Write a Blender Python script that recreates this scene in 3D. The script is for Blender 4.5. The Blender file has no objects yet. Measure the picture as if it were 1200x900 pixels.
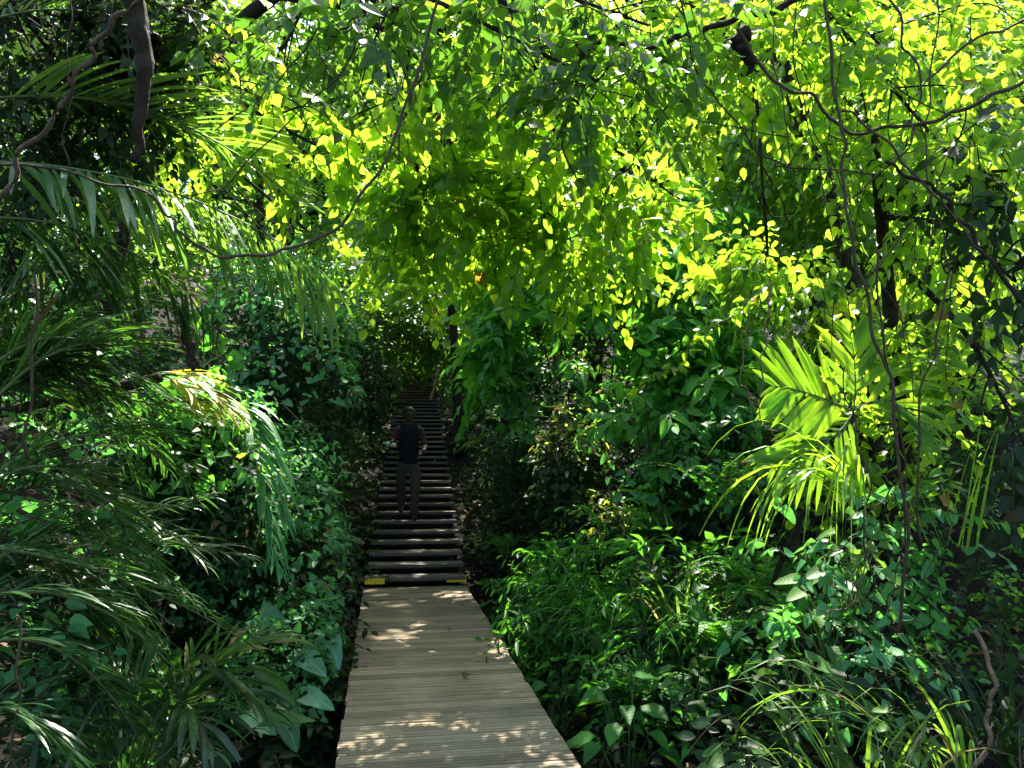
import bpy, bmesh, math, random
import numpy as np
from mathutils import Vector, Matrix, Quaternion

S = bpy.context.scene
C = S.collection
R = math.radians
rng = np.random.default_rng(11)
random.seed(5)

# ------------------------------------------------------------------ camera
CAM_LOC = np.array([0.0, 0.0, 1.6])
YAW, PITCH, FPX = R(9.4), R(5.33), 900.0
FWD = np.array([math.sin(YAW)*math.cos(PITCH), math.cos(YAW)*math.cos(PITCH), math.sin(PITCH)])
RGT = np.array([math.cos(YAW), -math.sin(YAW), 0.0])
UPV = np.cross(RGT, FWD)

def P(u, v, d):
    """a point d metres in front of the lens in the direction of photo pixel (u, v)"""
    return CAM_LOC + d*(FWD + RGT*(u-600)/FPX + UPV*(450-v)/FPX)

def make_camera():
    cd = bpy.data.cameras.new('camera'); co = bpy.data.objects.new('camera', cd); C.objects.link(co)
    cd.sensor_width = 36; cd.lens = 36*FPX/1200; cd.clip_end = 2000; cd.clip_start = 0.05
    m = Matrix((RGT, UPV, -FWD)).transposed()
    co.matrix_world = Matrix.Translation(CAM_LOC) @ m.to_4x4()
    S.camera = co
make_camera()

# ------------------------------------------------------------------ small maths
def unit(a):
    a = np.asarray(a, float)
    return a/np.maximum(np.linalg.norm(a, axis=-1, keepdims=True), 1e-9)
Z = np.array([0., 0., 1.])
def spline(pts, n=8):
    """Catmull-Rom through pts, n samples per span"""
    p = np.asarray(pts, float)
    p = np.vstack([2*p[0]-p[1], p, 2*p[-1]-p[-2]])
    out = []
    for i in range(1, len(p)-2):
        t = np.linspace(0, 1, n, endpoint=False)[:, None]
        a, b, c, d = p[i-1], p[i], p[i+1], p[i+2]
        out.append(.5*((2*b)+(-a+c)*t+(2*a-5*b+4*c-d)*t*t+(-a+3*b-3*c+d)*t**3))
    out.append(p[-2][None])
    return np.vstack(out)
def bez(a, b, c, n=24):
    t = np.linspace(0, 1, n)[:, None]
    return (1-t)**2*np.asarray(a)+2*t*(1-t)*np.asarray(b)+t*t*np.asarray(c)
def frame(d, n):
    d = unit(d); s = unit(np.cross(d, n)); return d, s, np.cross(s, d)

ORG = {}
# ------------------------------------------------------------------ mesh builder (numpy)
class MB:
    def __init__(s):
        s.V = []; s.UV = []; s.RN = []; s.F = []; s.n = 0
    def add(s, v, faces, uv=None, rn=None, mat=0):
        """v (n,3); faces: list of (k, array(m,k)) index arrays local to v"""
        v = np.asarray(v, float).reshape(-1, 3); n = len(v)
        s.V.append(v)
        s.UV.append(np.zeros((n, 2)) if uv is None else np.asarray(uv, float).reshape(-1, 2))
        s.RN.append(np.full(n, .5) if rn is None else np.broadcast_to(np.asarray(rn, float), (n,)))
        for f in faces:
            f = np.asarray(f, int)
            if len(f): s.F.append((f+s.n, mat))
        s.n += n
    def leaves(s, pos, d, nrm, L, W, tpl, rn=None, mat=0):
        pos = np.asarray(pos, float); N = len(pos)
        if not N: return
        if isinstance(tpl, list):
            if rn is None: rn = rng.random(N)
            d, nrm = np.broadcast_to(d, (N, 3)), np.broadcast_to(nrm, (N, 3)); L, W, rn = (np.broadcast_to(a, (N,)) for a in (L, W, rn))
            pick = rng.integers(0, len(tpl), N)
            for k, tp in enumerate(tpl):
                q = pick == k; s.leaves(pos[q], d[q], nrm[q], L[q], W[q]*(.88, 1.0, 1.14, 1.0)[k % 4], tp, rn[q], mat)
            return
        T, tris, quads = tpl
        d, sd, nn = frame(d, nrm)
        L = np.broadcast_to(np.asarray(L, float), (N,))[:, None, None]
        W = np.broadcast_to(np.asarray(W, float), (N,))[:, None, None]
        v = pos[:, None]+d[:, None]*(T[None, :, 1:2]*L)+sd[:, None]*(T[None, :, 0:1]*W)+nn[:, None]*(T[None, :, 2:3]*L)
        K = len(T); off = (np.arange(N)*K)[:, None, None]
        uv = np.broadcast_to(T[None, :, :2], (N, K, 2))
        if rn is None: rn = rng.random(N)
        fs = []
        if len(tris): fs.append((np.asarray(tris)[None]+off).reshape(-1, 3))
        if len(quads): fs.append((np.asarray(quads)[None]+off).reshape(-1, 4))
        s.add(v.reshape(-1, 3), fs, uv.reshape(-1, 2), np.repeat(rn, K), mat)
    def tubes(s, paths, rads, sides=4, mat=0, rn=None):
        """paths (N,m,3), rads (N,m): many tubes of the same point count"""
        p = np.asarray(paths, float); N, m, _ = p.shape
        r = np.broadcast_to(np.asarray(rads, float), (N, m))
        t = unit(np.gradient(p, axis=1))
        ref = np.where(np.abs(t[..., 2:3]) > .9, np.array([1., 0, 0]), Z)
        a = unit(np.cross(t, ref)); b = np.cross(t, a)
        an = np.arange(sides)*2*math.pi/sides
        v = p[:, :, None]+r[:, :, None, None]*(a[:, :, None]*np.cos(an)[:, None]+b[:, :, None]*np.sin(an)[:, None])
        i = np.arange(m-1)[:, None]*sides; k = np.arange(sides); k2 = (k+1) % sides
        q = np.stack([i+k, i+k2, i+sides+k2, i+sides+k], -1).reshape(-1, 4)
        off = (np.arange(N)*m*sides)[:, None, None]
        fs = [(q[None]+off).reshape(-1, 4)]
        if sides > 3 and N < 60:
            fs += [np.array([[o+x for x in range(sides)][::-1] for o in range(0, N*m*sides, m*sides)]),
                   np.array([[o+(m-1)*sides+x for x in range(sides)] for o in range(0, N*m*sides, m*sides)])]
        al = np.broadcast_to(np.linspace(0, 1, m)[None, :, None], (N, m, sides))
        uv = np.stack([np.zeros_like(al), al], -1)
        if rn is None: rn = rng.random(N)
        s.add(v.reshape(-1, 3), fs, uv.reshape(-1, 2), np.repeat(rn, m*sides), mat)
    def tube(s, path, r0, r1=None, sides=7, mat=0, jit=0):
        p = np.asarray(path, float); m = len(p)
        r = np.linspace(r0, r0 if r1 is None else r1, m)
        if jit: r = r*(1+jit*(rng.random(m)-.5))
        s.tubes(p[None], r[None], sides, mat)
    def ribbons(s, base, d, nrm, L, W, droop, n=6, prof=None, fold=.25, mat=0, rn=None, twist=0):
        """long leaves bending under their own weight: V-folded ribbons"""
        base = np.asarray(base, float); N = len(base)
        if not N: return
        L = np.broadcast_to(np.asarray(L, float), (N,)); W = np.broadcast_to(np.asarray(W, float), (N,))
        dr = np.broadcast_to(np.asarray(droop, float), (N,))
        t = np.linspace(0, 1, n+1)
        d = unit(d)
        # direction turns towards straight down with t
        dirs = unit(d[:, None]+(-Z)[None, None]*(dr[:, None]*t[None, :]**1.3)[..., None])
        seg = dirs[:, :-1]*(L/n)[:, None, None]
        pts = np.concatenate([np.zeros((N, 1, 3)), np.cumsum(seg, 1)], 1)+base[:, None]
        nn = np.broadcast_to(np.asarray(nrm, float), (N, 3))
        sd = unit(np.cross(dirs, nn[:, None])+1e-6)
        up = np.cross(sd, dirs)
        if twist:
            tw = (rng.random(N)-.5)*2*twist
            ang = tw[:, None]*t[None]
            sd, up = (sd*np.cos(ang)[..., None]+up*np.sin(ang)[..., None]), (up*np.cos(ang)[..., None]-sd*np.sin(ang)[..., None])
        pr = (np.sin(np.pi*np.clip(t*.93+.07, 0, 1))**.6 if prof is None else prof(t))
        w = (W[:, None]*pr[None])[..., None]
        lft = pts-sd*w+up*w*fold; rgt = pts+sd*w+up*w*fold
        v = np.stack([lft, pts, rgt], 2).reshape(-1, 3)
        i = np.arange(n)*3
        q = np.concatenate([np.stack([i, i+1, i+4, i+3], -1), np.stack([i+1, i+2, i+5, i+4], -1)])
        off = (np.arange(N)*(n+1)*3)[:, None, None]
        uv = np.stack(np.broadcast_arrays(np.array([-1., 0, 1])[None, None, :], t[None, :, None]), -1)
        uv = np.broadcast_to(uv, (N, n+1, 3, 2)).reshape(-1, 2)
        if rn is None: rn = rng.random(N)
        s.add(v, [(q[None]+off).reshape(-1, 4)], uv, np.repeat(rn, (n+1)*3), mat)
    def box(s, c, size, rot=None, rn=None, mat=0):
        x, y, z = np.asarray(size)/2
        v = np.array([[i, j, k] for i in (-x, x) for j in (-y, y) for k in (-z, z)])
        if rot is not None: v = v@np.asarray(rot.to_3x3() if hasattr(rot, 'to_3x3') else rot).T
        f = [[0, 1, 3, 2], [4, 6, 7, 5], [0, 4, 5, 1], [2, 3, 7, 6], [0, 2, 6, 4], [1, 5, 7, 3]]
        s.add(v+np.asarray(c), [f], None, rng.random() if rn is None else rn, mat)
    def build(s, name, mats, parent=None, smooth=True):
        me = bpy.data.meshes.new(name)
        V = np.vstack(s.V).astype(np.float32)
        if parent is not None: V = V-np.array(ORG[parent.name], np.float32)
        me.vertices.add(len(V)); me.vertices.foreach_set('co', V.ravel())
        tot = np.concatenate([np.full(len(f), f.shape[1]) for f, _ in s.F]).astype(np.int32)
        mi = np.concatenate([np.full(len(f), m) for f, m in s.F]).astype(np.int32)
        idx = np.concatenate([f.ravel() for f, _ in s.F]).astype(np.int32)
        me.loops.add(len(idx)); me.loops.foreach_set('vertex_index', idx)
        me.polygons.add(len(tot))
        me.polygons.foreach_set('loop_start', np.concatenate([[0], np.cumsum(tot)[:-1]]).astype(np.int32))
        me.polygons.foreach_set('loop_total', tot)
        me.polygons.foreach_set('material_index', mi)
        me.polygons.foreach_set('use_smooth', np.full(len(tot), smooth))
        a = me.attributes.new('rnd', 'FLOAT', 'POINT'); a.data.foreach_set('value', np.concatenate(s.RN).astype(np.float32))
        uv = np.vstack(s.UV).astype(np.float32)
        for k, nm in enumerate(('side', 'along')):
            a = me.attributes.new(nm, 'FLOAT', 'POINT'); a.data.foreach_set('value', np.ascontiguousarray(uv[:, k]))
        for m in (mats if isinstance(mats, (list, tuple)) else [mats]): me.materials.append(m)
        me.update(calc_edges=True)
        o = bpy.data.objects.new(name, me); C.objects.link(o)
        ORG[o.name] = ORG[parent.name] if parent is not None else (0., 0., 0.)
        if parent is not None: o.parent = parent
        return o

def thing(name, label, cat, loc=(0, 0, 0), group=None):
    o = bpy.data.objects.new(name, None); C.objects.link(o); o.location = loc; o.empty_display_size = .1
    ORG[o.name] = tuple(float(c) for c in loc)
    return tag(o, label, cat, group)
def tag(o, label=None, cat=None, group=None, kind=None):
    if label: o['label'] = label
    if cat: o['category'] = cat
    if group: o['group'] = group
    if kind: o['kind'] = kind
    return o

# ------------------------------------------------------------------ leaf templates: (side, along, up)
def leaf_tpl(prof, n=4, fold=.18, curl=.12, lobe=0.0, bend=0.0, wave=0.0):
    T = [[0, 0, 0]]; tris = []; quads = []
    for i in range(1, n):
        a = i/n; w = prof(a); al = a-lobe*(1-a)**3; z = -curl*a*a
        x = bend*math.sin(math.pi*a*.8); wv = wave*math.sin(a*14)
        T += [[-w+x, al, fold*w*.5+z+wv], [x, a, z], [w*(1-.6*abs(bend))+x, al, fold*w*.5+z-wv*.7]]
    T.append([bend*.6, 1, -curl]); K = len(T)-1
    tris += [[0, 2, 1], [0, 3, 2]]
    for i in range(n-2):
        b = 1+3*i
        quads += [[b, b+1, b+4, b+3], [b+1, b+2, b+5, b+4]]
    b = 1+3*(n-2)
    tris += [[b, b+1, K], [b+1, b+2, K]]
    return np.array(T, float), tris, quads
_ov = lambda a: (math.sin(math.pi*a**.75))**.9*(1-.25*a**3)
ovate = [leaf_tpl(_ov, 5, .1, .06), leaf_tpl(_ov, 5, .34, .20, 0, .16, .02), leaf_tpl(_ov, 5, .2, -.06, 0, -.14, .03), leaf_tpl(_ov, 5, .5, .12, 0, .05, .015)]
ovate_lo = leaf_tpl(lambda a: (math.sin(math.pi*a**.8)), 3, .15, .1)
_ln = lambda a: (math.sin(math.pi*a**.85))**1.1
lance = [leaf_tpl(_ln, 5, .25, .18, 0, .2), leaf_tpl(_ln, 5, .4, .30, 0, -.2, .02), leaf_tpl(_ln, 5, .12, .04, 0, 0, .02)]
blade = lance[0]
_ht = lambda a: (1-a)**.55*min(1, (a*5)**.5)
heart = [leaf_tpl(_ht, 6, .15, .10, .26), leaf_tpl(_ht, 6, .36, .22, .26, .1, .02), leaf_tpl(_ht, 6, .25, -.05, .22, -.12, .02)]
taro = leaf_tpl(lambda a: (1-a)**.62*min(1, (a*6)**.5)*(1+.05*math.sin(a*23)), 9, .16, .2, .42)

# ------------------------------------------------------------------ materials
def nn(nt, typ, **kw):
    n = nt.nodes.new(typ)
    for k, v in kw.items(): setattr(n, k, v)
    return n
def newmat(name):
    m = bpy.data.materials.new(name); m.use_nodes = True; nt = m.node_tree; nt.nodes.clear()
    out = nn(nt, 'ShaderNodeOutputMaterial'); return m, nt, out
def ramp(nt, fac, stops):
    r = nn(nt, 'ShaderNodeValToRGB'); e = r.color_ramp.elements
    while len(e) < len(stops): e.new(.5)
    for k, (p, c) in enumerate(stops): e[k].position = p; e[k].color = (*c, 1)
    nt.links.new(fac, r.inputs[0]); return r.outputs[0]
def attr(nt, name):
    a = nn(nt, 'ShaderNodeAttribute', attribute_name=name); return a.outputs['Fac']
def math_(nt, op, a, b=None, c=None):
    m = nn(nt, 'ShaderNodeMath', operation=op)
    for i, x in enumerate((a, b, c)):
        if x is None: continue
        if isinstance(x, (int, float)): m.inputs[i].default_value = x
        else: nt.links.new(x, m.inputs[i])
    return m.outputs[0]
def noise(nt, scale, detail=3, vec=None, rough=.55):
    t = nn(nt, 'ShaderNodeTexNoise'); t.inputs['Scale'].default_value = scale; t.inputs['Detail'].default_value = detail
    t.inputs['Roughness'].default_value = rough
    if vec is None:
        g = nn(nt, 'ShaderNodeNewGeometry'); vec = g.outputs['Position']
    nt.links.new(vec, t.inputs['Vector']); return t.outputs['Fac']
def mixc(nt, fac, a, b, mode='MIX'):
    m = nn(nt, 'ShaderNodeMix', data_type='RGBA', blend_type=mode)
    for sck, x in ((m.inputs[0], fac), (m.inputs[6], a), (m.inputs[7], b)):
        if isinstance(x, (int, float)): sck.default_value = x
        elif isinstance(x, tuple): sck.default_value = (*x, 1)
        else: nt.links.new(x, sck)
    return m.outputs[2]

def leaf_mat(name, refl, trans, tmix=.45, rough=.42, spec=.5, vein=1.35, old=None, oldp=.97, var=.45, coat=0):
    """reflecting + translucent leaf; colour varies leaf by leaf, midrib and side veins show, some leaves are old"""
    m, nt, out = newmat(name); ln = nt.links
    rnd = attr(nt, 'rnd'); side = attr(nt, 'side'); along = attr(nt, 'along')
    r = np.array(refl); t = np.array(trans)
    dk = tuple(r*(1-var)); lt = tuple(np.minimum(r*(1+var)*np.array([1.25, 1.05, .9]), .9))
    st = [(0, dk), (.5, tuple(r)), (oldp-.01, lt)]; tt = [(0, tuple(t*np.array([.72, .86, 1.1]))), (.5, tuple(t)), (oldp-.01, tuple(t*np.array([1.3, 1.08, .9])))]
    if old: st.append((oldp+.01, old)); tt.append((oldp+.01, tuple(np.array(old)*1.6)))
    col = ramp(nt, rnd, st); tcol = ramp(nt, rnd, tt)
    # side veins run obliquely from the midrib
    ab = math_(nt, 'ABSOLUTE', side)
    w = math_(nt, 'SINE', math_(nt, 'MULTIPLY', math_(nt, 'SUBTRACT', along, math_(nt, 'MULTIPLY', ab, .16)), 44.))
    v1 = math_(nt, 'GREATER_THAN', w, .86)
    v2 = math_(nt, 'LESS_THAN', ab, .07)
    vv = math_(nt, 'MAXIMUM', math_(nt, 'MULTIPLY', v1, .12), v2)
    nz = noise(nt, 9.0, 3)
    blot = nn(nt, 'ShaderNodeMapRange'); blot.inputs[1].default_value = .3; blot.inputs[2].default_value = .7
    blot.inputs[3].default_value = .72; blot.inputs[4].default_value = 1.22; ln.new(nz, blot.inputs[0])
    col = mixc(nt, 1., col, blot.outputs[0], 'MULTIPLY'); tcol = mixc(nt, 1., tcol, blot.outputs[0], 'MULTIPLY')
    col = mixc(nt, math_(nt, 'MULTIPLY', vv, .6), col, tuple(np.minimum(r*vein+.02, 1)))
    tcol = mixc(nt, math_(nt, 'MULTIPLY', vv, .5), tcol, tuple(t*.6))
    p = nn(nt, 'ShaderNodeBsdfPrincipled'); ln.new(col, p.inputs['Base Color'])
    p.inputs['Roughness'].default_value = rough; p.inputs['Specular IOR Level'].default_value = spec
    b = nn(nt, 'ShaderNodeBump'); b.inputs['Strength'].default_value = .2; b.inputs['Distance'].default_value = .01
    ln.new(math_(nt, 'ADD', math_(nt, 'MULTIPLY', w, .1), math_(nt, 'MULTIPLY', nz, 2.)), b.inputs['Height']); ln.new(b.outputs[0], p.inputs['Normal'])
    tr = nn(nt, 'ShaderNodeBsdfTranslucent'); ln.new(tcol, tr.inputs['Color'])
    mx = nn(nt, 'ShaderNodeMixShader'); mx.inputs[0].default_value = tmix
    ln.new(p.outputs[0], mx.inputs[1]); ln.new(tr.outputs[0], mx.inputs[2]); ln.new(mx.outputs[0], out.inputs[0])
    return m
def plain_mat(name, c1, c2, scale=6, rough=.85, bump=.4, spec=.2, stretch=None, bdist=.02):
    m, nt, out = newmat(name); ln = nt.links
    g = nn(nt, 'ShaderNodeNewGeometry'); vec = g.outputs['Position']
    if stretch:
        mp = nn(nt, 'ShaderNodeMapping'); mp.inputs['Scale'].default_value = stretch; ln.new(vec, mp.inputs[0]); vec = mp.outputs[0]
    n = noise(nt, scale, 5, vec, .65)
    col = ramp(nt, n, [(.3, c1), (.7, c2)])
    rv = nn(nt, 'ShaderNodeMapRange'); rv.inputs[3].default_value = .75; rv.inputs[4].default_value = 1.25; ln.new(attr(nt, 'rnd'), rv.inputs[0])
    col = mixc(nt, 1., col, rv.outputs[0], 'MULTIPLY')
    p = nn(nt, 'ShaderNodeBsdfPrincipled'); ln.new(col, p.inputs['Base Color'])
    p.inputs['Roughness'].default_value = rough; p.inputs['Specular IOR Level'].default_value = spec
    b = nn(nt, 'ShaderNodeBump'); b.inputs['Strength'].default_value = bump; b.inputs['Distance'].default_value = bdist
    ln.new(n, b.inputs['Height']); ln.new(b.outputs[0], p.inputs['Normal'])
    ln.new(p.outputs[0], out.inputs[0]); return m

M = {}
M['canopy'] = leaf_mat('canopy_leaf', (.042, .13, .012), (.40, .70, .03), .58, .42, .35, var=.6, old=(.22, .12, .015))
M['canopy_shade'] = leaf_mat('shade_tinted_canopy_leaf', (.026, .085, .012), (.14, .34, .02), .42, .42, .35, var=.5)  # darker copy of the canopy leaf, shade mixed into its colour
M['canopy_far'] = leaf_mat('far_canopy_leaf', (.042, .14, .025), (.33, .62, .05), .52, .5, .3, var=.55)
M['shrub'] = leaf_mat('shrub_leaf', (.055, .215, .034), (.20, .60, .04), .42, .45, .35, old=(.25, .22, .03), oldp=.985)
M['creeper'] = leaf_mat('creeper_leaf', (.046, .185, .062), (.14, .48, .06), .38, .45, .32, old=(.2, .13, .03), oldp=.985)
M['creeper_lit'] = leaf_mat('sun_tinted_creeper_leaf', (.14, .2, .03), (.45, .55, .05), .45, .45, .4, old=(.35, .17, .05), oldp=.85)  # creeper leaf brightened towards yellow to look sunlit, some leaves dry
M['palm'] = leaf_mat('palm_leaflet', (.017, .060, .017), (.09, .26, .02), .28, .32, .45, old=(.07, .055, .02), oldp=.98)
M['palm_sheen'] = leaf_mat('glossy_sheen_tinted_leaflet', (.055, .14, .06), (.26, .5, .04), .38, .24, 1.0, var=.3)  # real gloss, but the base colour is also lightened for sky sheen and backlight
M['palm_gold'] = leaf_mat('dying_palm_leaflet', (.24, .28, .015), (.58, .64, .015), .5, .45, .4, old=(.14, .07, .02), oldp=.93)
M['palm_lit'] = leaf_mat('sun_tinted_palm_leaflet', (.075, .19, .012), (.42, .76, .02), .55, .4, .4)  # palm leaflet recoloured bright lime, backlight put into the colour
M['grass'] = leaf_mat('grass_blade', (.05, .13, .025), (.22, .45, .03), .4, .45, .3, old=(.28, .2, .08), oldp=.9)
M['grass_lit'] = leaf_mat('sun_tinted_grass_blade', (.08, .2, .02), (.38, .68, .02), .5, .4, .5)  # grass colour raised to yellow green so the blades look sunlit
M['fern'] = leaf_mat('fern_leaf', (.035, .16, .025), (.16, .50, .03), .42, .5, .25)
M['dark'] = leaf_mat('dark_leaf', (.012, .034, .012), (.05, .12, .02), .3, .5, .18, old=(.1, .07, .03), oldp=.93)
M['taro'] = leaf_mat('taro_leaf', (.065, .20, .10), (.12, .36, .06), .25, .45, .5, vein=1.8, var=.25)
M['dry'] = leaf_mat('dry_leaf', (.17, .11, .05), (.2, .12, .04), .25, .7, .2)
M['bark'] = plain_mat('bark', (.010, .008, .006), (.04, .032, .023), 18, .95, 1.0, .1)
M['twig'] = plain_mat('twig', (.025, .018, .012), (.06, .045, .03), 20, .8, .4)
M['pale_wood'] = plain_mat('pale_dead_wood', (.07, .05, .03), (.17, .125, .08), 25, .85, .6)
M['stem'] = plain_mat('green_stem', (.04, .08, .02), (.08, .12, .04), 20, .6, .2)
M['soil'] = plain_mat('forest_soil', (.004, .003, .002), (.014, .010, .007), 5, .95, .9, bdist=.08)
# ================================================================== light
w = bpy.data.worlds.new('World'); S.world = w; w.use_nodes = True
SUN_EL, SUN_AZ = R(57), R(16)          # ahead of the camera, a little to the right
nt = w.node_tree; bg = nt.nodes['Background']
sky = nt.nodes.new('ShaderNodeTexSky'); sky.sky_type = 'NISHITA'; sky.sun_disc = False
sky.sun_elevation = SUN_EL; sky.sun_rotation = SUN_AZ; sky.air_density = 1.0; sky.dust_density = 2.2; sky.ozone_density = .3
nt.links.new(sky.outputs[0], bg.inputs[0]); bg.inputs[1].default_value = .112
sl = bpy.data.lights.new('sun', 'SUN'); sl.energy = 5.0; sl.angle = R(.55); sl.color = (1, .94, .82)
so = bpy.data.objects.new('sun', sl); C.objects.link(so)
SUND = Vector((math.sin(SUN_AZ)*math.cos(SUN_EL), math.cos(SUN_AZ)*math.cos(SUN_EL), math.sin(SUN_EL)))
so.rotation_euler = SUND.to_track_quat('Z', 'Y').to_euler(); so.location = (4, 14, 20)
S.view_settings.view_transform = 'Standard'; S.view_settings.look = 'None'
S.view_settings.gamma = 1; S.view_settings.use_curve_mapping = False
S.view_settings.exposure = 2.42
cy = S.cycles
cy.max_bounces = 7; cy.diffuse_bounces = 4; cy.glossy_bounces = 2; cy.transmission_bounces = 5; cy.transparent_max_bounces = 4
cy.caustics_reflective = False; cy.caustics_refractive = False
cy.sample_clamp_indirect = 6.0
try:
    cy.use_denoising = True; cy.denoiser = 'OPENIMAGEDENOISE'; cy.denoising_input_passes = 'RGB_ALBEDO_NORMAL'
except Exception: pass

# ================================================================== ground
Y0, RUN, RISE, NST = 9.7, .372, .106, 43      # where the stairs begin, one step
YTOP = Y0+RUN*NST
def path_x(y): return .40+.040*np.maximum(np.asarray(y, float)-Y0, 0)
def base_z(y):
    y = np.asarray(y, float)
    return -.42+np.maximum(np.minimum(y, YTOP)-Y0, 0)*(RISE/RUN)*.97+np.maximum(y-YTOP, 0)*.16
def _n(x, y):
    return (np.sin(x*1.7+y*.9)+np.sin(x*.83-y*1.31+1.3)+.6*np.sin(x*3.1+2*y+.4)+.5*np.sin(-x*2.3+y*3.3))*.08
def ground_z(x, y):
    x = np.asarray(x, float); y = np.asarray(y, float)
    s = x-path_x(y)
    r = np.maximum(s-1.0, 0); l = np.maximum(-s-.95, 0)
    fy = np.clip((y-3.2)/3.5, 0, 1)
    near = np.clip((y+1)/4, 0, 1)
    zr = np.minimum(r, 6)*(.12+.33*fy)*near
    zl = np.minimum(l, 4.5)*(.16+.6*fy)*near
    far = np.clip(np.hypot(x, y-10)/60-.6, 0, 6)*3
    return base_z(y)+zr+zl+_n(x, y)*np.clip(np.maximum(r, l)*1.5, .12, 1)+far*0
gx = np.sign(np.linspace(-1, 1, 171))*np.abs(np.linspace(-1, 1, 171))**3*260; gx = gx+.4
gy = np.linspace(-1, 1, 201); gy = np.sign(gy)*np.abs(gy)**3*320+10
X, Y = np.meshgrid(gx, gy)
Zg = ground_z(X, Y)
g = MB(); nx, ny = len(gx), len(gy)
i = (np.arange(ny-1)[:, None]*nx+np.arange(nx-1)[None]).ravel()
g.add(np.stack([X, Y, Zg], -1).reshape(-1, 3), [np.stack([i, i+1, i+nx+1, i+nx], -1)], None, .5)
tag(g.build('ground', M['soil']), kind='structure')

# ================================================================== boardwalk
def wood_mat(name, c1, c2, axis=(3, 60, 60)):
    m, nt, out = newmat(name); ln = nt.links
    geo = nn(nt, 'ShaderNodeNewGeometry')
    mp = nn(nt, 'ShaderNodeMapping'); mp.inputs['Scale'].default_value = axis; ln.new(geo.outputs['Position'], mp.inputs[0])
    off = nn(nt, 'ShaderNodeVectorMath', operation='ADD'); ln.new(mp.outputs[0], off.inputs[0])
    cmb = nn(nt, 'ShaderNodeCombineXYZ'); rnd = attr(nt, 'rnd')
    ln.new(math_(nt, 'MULTIPLY', rnd, 91.), cmb.inputs[0]); ln.new(cmb.outputs[0], off.inputs[1])
    grain = noise(nt, 1., 6, off.outputs[0], .7)
    blot = noise(nt, 2.6, 4); spots = noise(nt, 34., 2)
    col = ramp(nt, grain, [(.28, c1), (.68, c2)])
    rv = nn(nt, 'ShaderNodeMapRange'); rv.inputs[3].default_value = .68; rv.inputs[4].default_value = 1.2; ln.new(rnd, rv.inputs[0])
    col = mixc(nt, 1., col, rv.outputs[0], 'MULTIPLY')
    bl = nn(nt, 'ShaderNodeMapRange'); bl.inputs[1].default_value = .35; bl.inputs[2].default_value = .7; bl.inputs[3].default_value = .7; bl.inputs[4].default_value = 1.1
    ln.new(blot, bl.inputs[0]); col = mixc(nt, 1., col, bl.outputs[0], 'MULTIPLY')
    sp = nn(nt, 'ShaderNodeMapRange'); sp.inputs[1].default_value = .64; sp.inputs[2].default_value = .74; ln.new(spots, sp.inputs[0])
    col = mixc(nt, math_(nt, 'MULTIPLY', sp.outputs[0], .35), col, (.05, .045, .03))
    ms = nn(nt, 'ShaderNodeMapRange'); ms.inputs[1].default_value = .56; ms.inputs[2].default_value = .72; ln.new(noise(nt, 1.3, 6, None, .7), ms.inputs[0])
    col = mixc(nt, math_(nt, 'MULTIPLY', ms.outputs[0], .45), col, (.085, .09, .05))
    p = nn(nt, 'ShaderNodeBsdfPrincipled'); ln.new(col, p.inputs['Base Color']); p.inputs['Roughness'].default_value = .72
    p.inputs['Specular IOR Level'].default_value = .3
    b = nn(nt, 'ShaderNodeBump'); b.inputs['Strength'].default_value = .35; b.inputs['Distance'].default_value = .004
    ln.new(grain, b.inputs['Height']); ln.new(b.outputs[0], p.inputs['Normal']); ln.new(p.outputs[0], out.inputs[0])
    return m
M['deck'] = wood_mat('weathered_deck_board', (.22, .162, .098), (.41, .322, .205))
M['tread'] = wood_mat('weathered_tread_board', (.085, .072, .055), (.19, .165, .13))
M['beam'] = wood_mat('dark_support_timber', (.03, .025, .02), (.07, .06, .045))  # dark brown tone for beams, posts, risers and stringers
def flat_mat(name, c, rough=.6, spec=.3, rvar=0):
    m, nt, out = newmat(name); p = nn(nt, 'ShaderNodeBsdfPrincipled')
    n = noise(nt, 30, 4); nt.links.new(ramp(nt, n, [(.3, tuple(np.array(c)*.75)), (.7, tuple(np.array(c)*1.12))]), p.inputs['Base Color'])
    p.inputs['Roughness'].default_value = rough; p.inputs['Specular IOR Level'].default_value = spec
    nt.links.new(p.outputs[0], out.inputs[0]); return m
M['yellow'] = flat_mat('yellow_warning_paint', (.78, .66, .02), .5)

XL, XR = -.226, 1.026
bw = thing('boardwalk', 'straight walkway of narrow weathered grey boards leading to the stairs', 'boardwalk', (.4, 4, 0))
d = MB(); y = -2.6; k = 0
BW = .118
while y < Y0-.06:
    # a board with three milled ridges: three narrow strips on a body
    e0, e1 = rng.normal(0, .004, 2); zt = rng.normal(0, .0018); r_ = rng.random()
    wdt = (BW-.006)
    d.box((.4+(e0+e1)/2, y+wdt/2, -.020+zt), (XR-XL+e1-e0, wdt, .026), None, r_*.6)
    for q in range(3):
        pw = wdt/3
        d.box((.4+(e0+e1)/2, y+pw*(q+.5), -.0035+zt), (XR-XL+e1-e0-.004, pw-.009, .0085), None, np.clip(r_+rng.normal(0, .10), 0, 1))
    y += BW; k += 1
d.build('deck', M['deck'], bw, smooth=False)
for xx in (XL+.04, .4, XR-.04):
    b = MB(); b.box((xx, 3.5, -.12), (.07, 12.1, .17)); b.build('beam', M['beam'], bw, smooth=False)
for yy in np.arange(-2, 9.6, 1.9):
    for xx in (XL+.12, XR-.12):
        b = MB(); b.box((xx, yy, -.43), (.1, .1, .44)); b.build('post', M['beam'], bw, smooth=False)

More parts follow.
